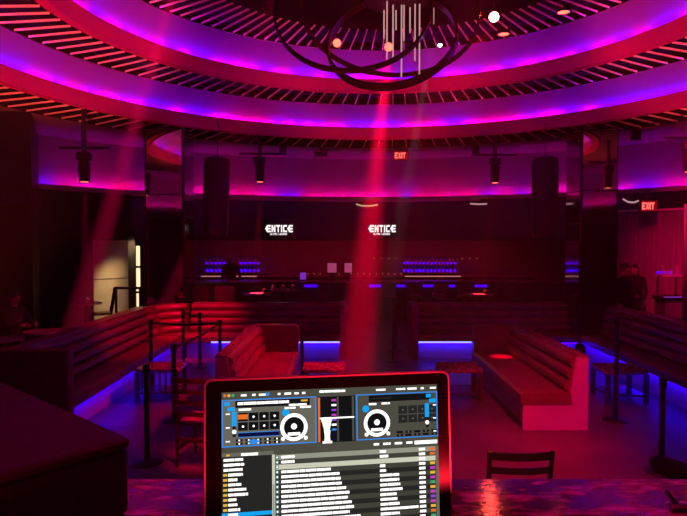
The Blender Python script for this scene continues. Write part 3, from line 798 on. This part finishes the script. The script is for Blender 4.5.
for (nm, x0, x1), lab in zip(shelves, ('bottle on the blue-lit back bar shelf left of the bartender', 'bottle on the blue-lit back bar shelf right of the bartender', 'bottle on the long blue-lit shelf right of the red beam')):
    a, b = at(x0, 270, 18.55).x, at(x1, 270, 18.55).x
    n = int((b - a) / .125)
    for lv, z in (('lower', 1.24), ('upper', 1.49)):
        for i in range(n):
            k = random.randrange(3)
            if first[k]: o = bottle_meshes[k]; first[k] = False
            else: o = bottle_meshes[k].copy(); C.objects.link(o)
            o.location = (a + (i + .5) * (b - a) / n, 18.3 + .28, z)
            tag(o, lab.replace('bottle on', 'bottle on the %s tier of' % lv), 'bottle', 'bottles on the back bar shelves, ' + nm + ' ' + lv)
def screen_box(label, px0, px1, py0, py1, Y, m):
    a, b = at(px0, py1, Y), at(px1, py0, Y)
    t = thing('till_screen', label, 'screen', ((a.x + b.x) / 2, Y, a.z), 0)
    w = b.x - a.x; h = b.z - a.z
    MB().box(-w / 2, w / 2, 0, .03, 0, h).build('panel', 'blackmetal', t)
    MB().box(-w / 2 + .015, w / 2 - .015, -.004, 0, .015, h - .015).build('display', m, t)
    MB().box(-.05, .05, .03, .08, min(0, 1.1 - a.z), h * .6).build('stand', 'blackmetal', t)
screen_box('pinkish till screen on the bar, left one of the pair left of the red beam', 327, 337, 262.5, 273, 16.6, 'pos_pink')
screen_box('pinkish till screen on the bar, nearest the red beam', 344, 352.5, 262.5, 273, 16.6, 'pos_pink')
screen_box('small violet till screen on the bar above the blue light strip', 299.5, 306.5, 272, 280, 16.6, 'pos_violet')
tl0 = None
for i in range(16):
    x = at(308 + i * 6.2, 275, 18.4).x
    if i in (3, 4, 6): continue
    if tl0 is None:
        tl0 = thing('tealight', 'tiny amber tealight in the row on the back bar behind the red beam', 'candle', (x, 18.4, 1.14), 0, 'tealights on the back bar')
        MB().lathe([(0, 0), (.03, 0), (.034, .05), (.03, .05), (.028, .01), (0, .01)], 12).build('cup', 'bottleglass', tl0)
        MB().lathe([(0, .012), (.02, .02), (.018, .05), (0, .075)], 10).build('flame', 'amber_dot', tl0)
    else: dup(tl0, tl0['label'], (x, 18.4, 1.14))
sl = thing('light_string', 'string of tiny red-amber lights on the rear wall above the right bottle shelf', 'lights', (0, 18.85, 0))
a, b = at(372, 258, 18.85), at(482, 258, 18.85)
MB().tube([(a.x, 0, a.z), (b.x, 0, a.z)], .006, 6).build('wire', 'blackmetal', sl)
for i in range(15):
    x = a.x + (b.x - a.x) * (i + .3) / 15
    MB().lathe([(0, a.z - .03), (.018, a.z - .015), (0, a.z)], 8, c=(x, -.01)).build('bulb', 'amber_dot', sl)

def bar_stool(label, x, y):
    t = thing('bar_stool', label, 'stool', (x, y, 0), 0, 'bar stools along the bar')
    MB().lathe([(0, .70), (.19, .70), (.2, .74), (.18, .77), (0, .78)], 18).build('seat', 'leather', t)
    for sx_ in (-1, 1):
        for sy_ in (-1, 1):
            MB().tube([(sx_ * .12, sy_ * .12, .71), (sx_ * .2, sy_ * .2, 0)], .016, 6).build('leg', 'chairwood', t)
    pts = [(.19 * sin(a), -.19 * cos(a), 0) for a in [math.radians(-70 + 14 * i) for i in range(11)]]
    MB().loft([[(px_, py_, z) for z in (.82, 1.06)] + [(px_ * 1.12, py_ * 1.12, z) for z in (1.06, .82)] for px_, py_, _ in pts]).build('backrest', 'leather', t)
    for sx_ in (-1, 1): MB().tube([(sx_ * .15, -.1, .75), (sx_ * .17, -.1, .85)], .012, 6).build('back_support', 'chairwood', t)
for px, lab in ((325, 'dark bar stool at the bar below the left pinkish till screen'), (389, 'dark bar stool at the bar between the two blue strips right of the red beam'), (414, 'dark bar stool at the bar under the left end of the long bottle shelf'), (440, 'dark bar stool at the bar under the right half of the long bottle shelf'), (464, 'dark bar stool at the bar right of the long bottle shelf')):
    bar_stool(lab, at(px, 290, 15.85).x, 15.85)
def padded_chair(label, x, y, rz):
    t = thing('padded_chair', label, 'chair', (x, y, 0), rz, 'high padded chairs before the bar')
    MB().box(-.22, .22, -.2, .22, .68, .76, bev=.03).build('seat', 'leather', t)
    MB().loft([[(x_ * w, y_, z) for x_, y_ in ((-1, -.2 - k), (1, -.2 - k), (1, -.26 - k), (-1, -.26 - k))] for z, w, k in ((.76, .2, 0), (1.0, .23, .03), (1.17, .22, .06), (1.22, .17, .07))]).build('backrest', 'leather', t)
    for sx_ in (-1, 1):
        for sy_ in (-1, 1): MB().tube([(sx_ * .19, sy_ * .18, .7), (sx_ * .21, sy_ * .2, 0)], .018, 6).build('leg', 'chairwood', t)
for px, lab in ((198, 'high padded chair with red-lit back behind the left banquette, nearest the pillar'), (225, 'high padded chair with red-lit back behind the left banquette, in front of the bartender')):
    padded_chair(lab, at(px, 290, 13.5).x, 13.5, math.radians(10))

def round_table(label, x, y, h, r, group):
    t = thing('round_table', label, 'table', (x, y, 0), 0, group)
    MB().lathe([(0, h - .03), (r, h - .03), (r + .006, h - .015), (r, h), (0, h)], 32).build('table_top', 'bartop', t)
    MB().lathe([(.035, .03), (.03, h - .03)], 12).build('pedestal', 'blackmetal', t)
    MB().lathe([(.24, 0), (.24, .015), (.05, .05), (0, .05)], 24).build('base', 'blackmetal', t)
    return (x, y, h)
gt = 'round tables around the dance floor'
t1 = round_table('round high table with a hot red pool of light behind the left banquette', at(257, 293, 13.1).x, 13.1, 1.06, .33, gt)
t2 = round_table('round high table lit red behind the right banquette, under the right stage light', at(480, 294, 13.1).x, 13.1, 1.04, .33, gt)
t3 = round_table('round table in the dark left corner with a red-lit top, before the seated person', at(43, 330, 9.6).x, 9.6, .75, .3, gt)
t4 = round_table('round table at the very left edge, mostly in darkness', at(4, 338, 8.85).x, 8.85, .75, .28, gt)
t5 = round_table('round high table before the lit beige panel in the left corner', at(86, 309, 11.6).x, 11.6, 1.0, .3, gt)
def candle(label, x, y, z):
    t = thing('candle_glass', label, 'candle', (x, y, z), 0, 'red candle glasses on tables')
    MB().lathe([(0, 0), (.035, 0), (.04, .012), (.042, .09), (.038, .09), (.034, .015), (0, .015)], 14).build('glass', 'bottleglass', t)
    MB().lathe([(0, .02), (.03, .02), (.03, .06), (.008, .075), (0, .11)], 12).build('flame', 'candle', t)
candle('red candle glass on the high table left of the violet till screen', t1[0] + .16, t1[1], t1[2])
candle('red candle glass on the high table behind the right banquette', t2[0] + .1, t2[1] - .05, t2[2])
candle('red candle glass on the high table before the lit beige panel', t5[0] + .04, t5[1], t5[2])
t6 = round_table('round high table with three red candle glasses left of the bar', at(283, 293, 13.6).x, 13.6, 1.1, .36, gt)
for k, dx_ in enumerate((-.24, 0.0, .22)):
    candle('red candle glass, %s of three on the high table left of the bar' % ('leftmost', 'middle', 'rightmost')[k], t6[0] + dx_, t6[1] + .05 * k, t6[2])

# service station at the far right
c = at(675, 300, 11.9)
sv = thing('service_station', 'violet-lit service station with two shelves before the right curtain', 'cabinet', (c.x, 11.9, 0))
MB().box(-.2, .2, 0, .4, 0, 1.02).build('body', 'laminate', sv)
MB().box(-.26, .26, -.05, .42, 1.02, 1.1).build('counter_top', 'blackgloss', sv)
MB().box(-.26, .26, -.06, -.05, 1.08, 1.1).build('edge_light', 'pos_violet', sv)
MB().box(-.2, .2, .1, .4, 1.50, 1.54).build('shelf', 'laminate', sv)
for x in (-.19, .19): MB().box(x - .012, x + .012, .3, .33, 1.1, 1.5).build('shelf_post', 'blackmetal', sv)
MB().box(-.18, .18, .38, .395, 1.56, 1.59).build('light_strip', 'shelf_blue', sv)
for i, (dx_, lab) in enumerate(((-.15, 'tall glass at the left end of the service station shelf'), (-.05, 'short glass on the service station shelf, second from the left'), (.05, 'short glass on the service station shelf, third from the left'), (.15, 'tall glass at the right end of the service station shelf'))):
    h = .2 if i in (0, 3) else .09
    tag(MB().lathe([(0, 0), (.028, 0), (.034, h), (.03, h), (.024, .01), (0, .01)], 12).build('drinking_glass', 'glassviolet', None, (c.x + dx_, 12.1, 1.54)), lab, 'glass', 'glasses on the service station')
gr = thing('guard_railing', 'black guard railing before the lit beige panel at the left', 'railing', (0, 13.2, 0))
a, b = at(116, 288, 13.2), at(140, 288, 13.2)
for x in (a.x, b.x): MB().tube([(x, 0, 0), (x, 0, a.z)], .03, 8).build('post', 'blackmetal', gr)
MB().bar((a.x - .03, 0, a.z), (b.x + .03, 0, a.z), .05, .06).build('top_rail', 'blackmetal', gr)

# ------------------------------------------------------------------ people
def person(label, loc, rz, J, hair_long=False, height=1.75, cap=False):
    """J: joints in metres for a 1.75 m body facing -y"""
    t = thing('person', label, 'person', loc, rz)
    names = list(J); idx = {n: i for i, n in enumerate(names)}
    rad = dict(pelvis=.15, waist=.135, chest=.165, neck0=.075, neck=.055, skull=.05,
               shL=.075, shR=.075, elL=.045, elR=.045, wrL=.03, wrR=.03, hdL=.034, hdR=.034,
               hipL=.095, hipR=.095, knL=.062, knR=.062, anL=.042, anR=.042, toL=.036, toR=.036)
    E_ = [('pelvis', 'waist'), ('waist', 'chest'), ('chest', 'neck0'), ('neck0', 'neck'), ('neck', 'skull')]
    for s_ in 'LR':
        E_ += [('chest', 'sh' + s_), ('sh' + s_, 'el' + s_), ('el' + s_, 'wr' + s_), ('wr' + s_, 'hd' + s_), ('pelvis', 'hip' + s_), ('hip' + s_, 'kn' + s_), ('kn' + s_, 'an' + s_), ('an' + s_, 'to' + s_)]
    me = bpy.data.meshes.new('tmp'); me.from_pydata([J[n] for n in names], [(idx[a], idx[b]) for a, b in E_], [])
    ob = bpy.data.objects.new('tmp', me); C.objects.link(ob)
    sk = ob.modifiers.new('s', 'SKIN'); sb = ob.modifiers.new('d', 'SUBSURF'); sb.levels = sb.render_levels = 1
    for i, n in enumerate(names):
        d = me.skin_vertices[0].data[i]; r = rad[n]
        d.radius = (r * (1.15 if n in ('chest', 'pelvis', 'waist') else 1), r * (.85 if n in ('chest', 'pelvis', 'waist') else 1)); d.use_root = (n == 'pelvis')
    dg = bpy.context.evaluated_depsgraph_get()
    ev = bpy.data.meshes.new_from_object(ob.evaluated_get(dg))
    bpy.data.objects.remove(ob)
    m = MB()
    hands = [Vector(J['hdL']), Vector(J['hdR'])]; neck = Vector(J['neck0'])
    for p_ in ev.polygons:
        pass
    m.v = [tuple(v.co) for v in ev.vertices]
    for p_ in ev.polygons:
        m.f.append(tuple(p_.vertices)); c_ = p_.center
        isk = min((c_ - h).length for h in hands) < .085 or c_.z > neck.z + .035
        m.mi.append(0 if isk else 1)
    # head with a face
    hc = Vector(J['skull']) + Vector((0, -.015, .07)); head = []
    N, K = 18, 12; prof = []
    rings = []
    for i in range(K + 1):
        ph = PI * i / K - PI / 2; z = sin(ph); rr = cos(ph)
        ring_ = []
        for k in range(N):
            a = 2 * PI * k / N; x, y = sin(a), -cos(a)
            w = .076 * (1 - .22 * max(0, -z)); dpt = .096
            px_, py_, pz_ = x * rr * w, y * rr * dpt, z * .118
            front = max(0, -y) * rr
            if front > .9 and -.3 < z < .12: py_ -= .02 * (1 - abs(z + .12) * 3.5 if abs(z + .12) < .28 else 0)
            if .75 < front and abs(abs(x) - .35) < .2 and -.05 < z < .2: py_ += .008
            if front > .8 and -.55 < z < -.4: py_ -= .006
            if front > .6 and z < -.75: py_ -= .012
            ring_.append(hc + Vector((px_, py_, pz_)))
        rings.append(ring_)
    m.loft(rings, True, 0)
    for s_ in (-1, 1):
        m.loft([[hc + Vector((s_ * (.070 + d_), .01 + .018 * cos(a) * q_, .0 + .03 * sin(a) * q_)) for a in [2 * PI * k / 8 for k in range(8)]] for d_, q_ in ((0, .7), (.012, 1), (.018, .6))], True, 0)
    # eyes, nose and mouth
    def blob(c_, rx, ry, rz_, mi):
        m.loft([[c_ + Vector((rx * cos(ph) * cos(2 * PI * k / 8), ry * cos(ph) * sin(2 * PI * k / 8), rz_ * sin(ph))) for k in range(8)] for ph in (-1.4, -.7, 0, .7, 1.4)], True, mi)
    for s_ in (-1, 1): blob(hc + Vector((s_ * .03, -.086, .008)), .013, .008, .007, 2)
    m.loft([[hc + Vector((-.006, -.09, .012)), hc + Vector((.006, -.09, .012)), hc + Vector((0, -.098, .012))], [hc + Vector((-.016, -.088, -.032)), hc + Vector((.016, -.088, -.032)), hc + Vector((0, -.122, -.03))]], True, 0)
    blob(hc + Vector((0, -.088, -.058)), .024, .008, .006, 3)
    # five fingers on each hand
    for s_, hn, wn in ((1, 'hdL', 'wrL'), (-1, 'hdR', 'wrR')):
        h = Vector(J[hn]); d = (h - Vector(J[wn])).normalized()
        side = d.cross(Vector((1, 0, 0)));
        if side.length < .2: side = d.cross(Vector((0, 1, 0)))
        side.normalize(); nrm_ = d.cross(side)
        for f_ in range(4):
            b0 = h + side * (.028 - .019 * f_) + d * .01; L_ = (.062, .07, .066, .05)[f_]
            m.tube([b0, b0 + d * L_ * .5 + nrm_ * .004, b0 + d * L_ * .85 + nrm_ * .018, b0 + d * L_ + nrm_ * .03], [.0095, .009, .0085, .006], 6, 0)
        b0 = h + side * .026 - d * .03
        m.tube([b0, b0 + side * .022 + d * .02, b0 + side * .028 + d * .05], [.011, .01, .007], 6, 0)
    body = m.build('body', ['skin', 'cloth', 'hair', 'lips'], t)
    # hair
    hm = MB(); rings = []
    for i in range(8):
        ph = PI / 2 - (PI * (.62 if not hair_long else .62)) * i / 7
        ring_ = []
        for k in range(N):
            a = 2 * PI * k / N; x, y = sin(a), -cos(a)
            z = sin(ph); rr = max(.02, cos(ph))
            lim = max(0, -y)
            zz = max(z, .42 * lim - .25 * (1 - lim) - (.2 if y > .3 else 0))
            ring_.append(hc + Vector((x * rr * .087, y * rr * .107 + .004, zz * .13)))
        rings.append(ring_)
    hm.loft(rings, True); hm.build('hair', 'hair', t)
    if hair_long:
        MB().loft([[hc + Vector((w_ * cos(a), .055 + d_ * sin(a), z)) for a in [2 * PI * k / 10 for k in range(10)]] for z, w_, d_ in ((.06, .07, .045), (-.08, .085, .04), (-.2, .08, .03), (-.26, .05, .02))]).build('hair', 'hair', t)
    if cap:
        MB().lathe([(.0, .148), (.06, .14), (.093, .09), (.096, .055), (.0, .055)], 18, c=(0, 0)).build('cap', 'cloth', t, hc)
        MB().loft([[hc + Vector((x_, -.09 - .07 * cos(x_ * 18), z_ + .058)) for x_, z_ in ((-.07, 0), (-.035, 0.004), (0, .006), (.035, .004), (.07, 0))] + [hc + Vector((x_, -.07, z_ + .058)) for x_, z_ in ((.07, 0), (0, .004), (-.07, 0))]] * 1 + [[hc + Vector((x_, -.09 - .07 * cos(x_ * 18), z_ + .066)) for x_, z_ in ((-.07, 0), (-.035, 0.004), (0, .006), (.035, .004), (.07, 0))] + [hc + Vector((x_, -.07, z_ + .066)) for x_, z_ in ((.07, 0), (0, .004), (-.07, 0))]]).build('cap_peak', 'cloth', t)
    return t
def standing(h=1.75, lean=0, armL=None, armR=None):
    k = h / 1.75
    J = dict(pelvis=(0, 0, .95), waist=(0, lean * .4, 1.1), chest=(0, lean, 1.32), neck0=(0, lean, 1.47), neck=(0, lean - .01, 1.53), skull=(0, lean - .015, 1.57))
    for s_, sg in (('L', 1), ('R', -1)):
        J['hip' + s_] = (sg * .09, 0, .9); J['kn' + s_] = (sg * .1, -.02, .49); J['an' + s_] = (sg * .11, .02, .085); J['to' + s_] = (sg * .13, -.14, .04)
        J['sh' + s_] = (sg * .19, lean, 1.41); J['el' + s_] = (sg * .25, lean + .02, 1.13); J['wr' + s_] = (sg * .26, lean - .06, .89); J['hd' + s_] = (sg * .26, lean - .08, .82)
    if armL: J['elL'], J['wrL'], J['hdL'] = armL
    if armR: J['elR'], J['wrR'], J['hdR'] = armR
    return {n: tuple(c_ * k for c_ in v) for n, v in J.items()}
a = at(623.5, 290, 12.75); b = at(634.5, 290, 13.55)
person('standing person in dark clothes and cap behind the right banquette, left of the couple', (a.x, 12.75, 0), math.radians(35), standing(1.72, armL=((.27, -.02, 1.14), (.2, -.2, 1.02), (.15, -.25, 1.04))), cap=True)
person('standing long-haired person in a dark coat close behind the capped person at right', (b.x, 13.55, 0), math.radians(-50), standing(1.68, .02, armR=((-.26, -.05, 1.15), (-.16, -.22, 1.1), (-.1, -.26, 1.12))), hair_long=True)
c = at(231, 270, 17.55)
person('bartender in dark clothes standing between the two left bottle shelves', (c.x, 17.55, 0), 0, standing(1.84))
S = dict(pelvis=(0, 0, .56), waist=(0, -.02, .72), chest=(0, -.06, .93), neck0=(0, -.08, 1.08), neck=(0, -.09, 1.14), skull=(0, -.10, 1.18))
for s_, sg in (('L', 1), ('R', -1)):
    S['hip' + s_] = (sg * .1, -.04, .53); S['kn' + s_] = (sg * .13, -.44, .50); S['an' + s_] = (sg * .13, -.42, .085); S['to' + s_] = (sg * .14, -.58, .04)
    S['sh' + s_] = (sg * .19, -.07, 1.02); S['el' + s_] = (sg * .25, -.2, .80); S['wr' + s_] = (sg * .14, -.42, .80); S['hd' + s_] = (sg * .1, -.49, .80)
c = at(17, 300, 10.1)
person('seated person in dark clothes leaning to the red-lit table in the dark left corner', (c.x - .12, 10.1, 0), math.radians(70), S)
sx_ = c.x - .12
def side_chair(label, x, y, rz):
    t = thing('side_chair', label, 'chair', (x, y, 0), rz)
    MB().box(-.2, .2, -.2, .2, .40, .44, bev=.02).build('seat', 'chairwood', t)
    for i in (-1, 1):
        for j in (-1, 1): MB().tube([(i * .17, j * .17, .41), (i * .19, j * .19, 0)], .016, 6).build('leg', 'chairwood', t)
    MB().loft([[(-.19, .19, z), (.19, .19, z), (.19, .215, z), (-.19, .215, z)] for z in (.44, .9)]).build('backrest', 'chairwood', t)
side_chair('dark side chair under the seated person at the left', sx_, 10.1, math.radians(70))

# ------------------------------------------------------------------ lamps on the ceiling
def downlight(label, px, py, Y, r, m, tiltx=0):
    c_ = at(px, py, Y)
    t = thing('ceiling_spot', label, 'lamp', c_, 0, 'red ceiling spots in the inner ring')
    MB().lathe([(0, -.004), (r, 0), (r, .02), (0, .02)], 20).build('lens', m, t)
    MB().lathe([(r, -.01), (r * 1.25, -.01), (r * 1.25, .14), (0, .14)], 20, cap=False).build('housing', 'blackmetal', t)
    MB().tube([(0, 0, .13), (0, 0, max(.2, Z2 + .1 - c_.z))], .015, 6).build('stem', 'blackmetal', t)
    return c_
def facing_lamp(label, px, py, Y, r, m):
    c_ = at(px, py, Y)
    t = thing('par_lamp', label, 'lamp', c_, 0, 'red ceiling spots in the inner ring')
    d = (EYE + Vector((.3, .6, -.5)) - c_).normalized()
    o1 = MB().tube([Vector((0, 0, 0)), d * .012], [r, r * .9], 18).build('lens', m, t)
    o2 = MB().tube([d * -.22, d * -.18, d * -.001], [r * .6, r * 1.15, r * 1.12], 18).build('housing', 'blackmetal', t)
    MB().tube([d * -.12, d * -.12 + Vector((0, 0, .35))], .015, 6).build('stem', 'blackmetal', t)
    return c_
e1 = facing_lamp('bright red lamp facing the booth at the right of the chandelier', 494, 17, 9.75, .08, 'lens_hot')
e2 = downlight('oval red ceiling lamp just below the bright red lamp', 503.5, 34, 10.9, .10, 'lens_red')
e3 = downlight('oval red ceiling lamp on the slats right of the bright red lamp', 563.5, 12, 9.9, .10, 'lens_red')
e4 = facing_lamp('glowing red lamp behind the left hoop of the chandelier', 337, 43, 10.4, .07, 'lens_red')
e5 = facing_lamp('glowing red lamp at the top of the long red beam', 388.5, 47, 10.5, .075, 'lens_red')

# ------------------------------------------------------------------ light
# visible beams
def point(name, loc, power, col, r):
    d = bpy.data.lights.new(name, 'POINT'); d.energy = power; d.color = col; d.shadow_soft_size = r
    o = bpy.data.objects.new(name, d); C.objects.link(o); o.location = loc
f1 = at(348, 442, 6.4)
spot('beam_lamp', e5 + Vector((0, -.05, -.1)), f1, 500000, (1, .0, .04), 5.2, .5, .08)
b2 = Vector((-2.1, 8.2, 6.6)); g2 = Vector((-4.7, 9.6, 0))
spot('beam_lamp', b2, g2, 400000, (1, .0, .10), 4.2, .6, .06)
spot('beam_lamp', m1 + Vector((0, 0, -.02)), m1 + Vector((0, 0, -4)), 9000, (1, .0, .1), 9, .7, .05)
spot('beam_lamp', e1 + Vector((-.05, -.15, -.12)), at(440, 110, 9.2), 3500, (1, .0, .03), 32, .9, .05)
spot('beam_lamp', at(433, 40, CY + .2), at(404, 200, 6.5), 14000, (1, .5, .6), 4, .7, .02)
spot('table_lamp', m2 + Vector((0, 0, -.02)), at(257, 293, 13.1), 12000, (1, .02, .03), 9, .6, .04)
spot('table_lamp', m3 + Vector((0, 0, -.02)), at(480, 294, 13.1), 9000, (1, .02, .03), 8, .6, .04)
# pools of red on the seating
spot('pool_lamp', (-1.0, 9.0, 6.3), (-2.9, 11.2, .8), 4200, RED, 20, .9, .1)
spot('pool_lamp', (-1.4, 10.2, 6.0), (-3.05, 13.4, 1.0), 1500, RED, 11, .9, .1)
spot('pool_lamp', (1.2, 8.6, 6.2), (2.45, 8.95, .45), 9000, RED, 3.6, .6, .05)
spot('pool_lamp', (1.7, 2.6, 5.2), (2.5, 7.2, .2), 1700, RED, 24, .9, .1)
spot('pool_lamp', (1.2, 6.0, 6.2), (1.6, 5.6, 0), 2200, RED, 34, 1, .1)
spot('pool_lamp', (-1.6, 5.6, 6.0), (-3.6, 9.5, .8), 1700, RED, 20, 1, .1)
spot('pool_lamp', (-1.2, 8.0, 6.2), (-5.2, 9.8, .75), 500, RED, 10, .8, .1)
spot('pool_lamp', (-.4, 3.6, 6.0), (-1.3, 5.75, .6), 4200, RED, 9, .9, .1)
# ceiling fill: unseen red lights added low at the booth and at the chandelier
area('ceiling_fill', (.7, 1.3, 1.45), (.7, 7.6, 6.2), 30, (1, .02, .055), 2.4, .4, 80)  # unseen area light, added to wash the ceiling red
for az in (-80, -40, 0, 40, 80):
    a_ = math.radians(az); o_ = Vector((CX + .35 * sin(a_), CY + .35 * cos(a_), 4.0))
    spot('fascia_fill', o_, o_ + Vector((sin(a_) * .866, cos(a_) * .866, .5)), 190, (1, .03, .05), 57, .25, .12)  # spots added at the chandelier to redden fascias, without fixtures
for f_, t_, p_ in (((-1.9, 1.5, .4), (-4.9, 9.2, 5.9), 6500), ((.7, 1.25, .3), (.7, 12.4, 6.6), 3200), ((3.3, 1.5, .4), (6.3, 9.2, 5.9), 6500)):
    spot('slat_fill', f_, t_, p_, (1, .06, .05), 30, .6, .1)  # spots added out of view to brighten the slats
point('red_fill', (CX, CY, 4.9), 22, RED, .25)  # added red fill point
area('bar_fill', (.5, 17.6, 2.36), (.5, 18.2, 0), 24, (1, .0, .06), 9, .3)  # added under the recess ceiling to redden the wall behind the bar
spot('curtain_fill', (4.6, 8.5, 4.9), (8.3, 12.9, 1.7), 1700, (1, .0, .09), 40, 1, .1)  # added to brighten the curtain, no fixture here
spot('case_fill', (-.9, 1.7, 4.0), (-.65, 1.0, 1.9), 45, RED, 34, 1, .1)  # added red light for the equipment case alone
spot('counter_fill', (.9, 1.9, 4.4), (.7, 1.0, 1.79), 130, (1, .0, .08), 60, 1, .1)  # added red light above the booth counter, no fixture here
area('booth_lamp', (.67, -1.5, 1.2), (0, .8, 1.95), 6, (1, .01, .03), 1.6, .35, 40)
# warm light on the beige panel
spot('panel_lamp', (at(133, 270, 13.6).x, 13.5, 2.35), (at(122, 280, 14).x, 14.2, .9), 150, (1, .66, .3), 72, 1, .1)

# thin haze in the hall
w = bpy.data.worlds.new('world'); bpy.context.scene.world = w; w.use_nodes = True
nt = w.node_tree; nt.nodes['Background'].inputs['Color'].default_value = (0, 0, 0, 1); nt.nodes['Background'].inputs['Strength'].default_value = 0
vs_ = nt.nodes.new('ShaderNodeVolumeScatter'); vs_.inputs['Density'].default_value = .0045; vs_.inputs['Anisotropy'].default_value = .2
nt.links.new(vs_.outputs[0], nt.nodes['World Output'].inputs['Volume'])

sc_ = bpy.context.scene
sc_.view_settings.view_transform = 'Standard'; sc_.view_settings.look = 'None'
sc_.view_settings.exposure = 0; sc_.view_settings.gamma = 1; sc_.view_settings.use_curve_mapping = False
cy = sc_.cycles
cy.use_denoising = True
cy.max_bounces = 6; cy.diffuse_bounces = 3; cy.glossy_bounces = 4; cy.volume_bounces = 0
cy.sample_clamp_indirect = 4
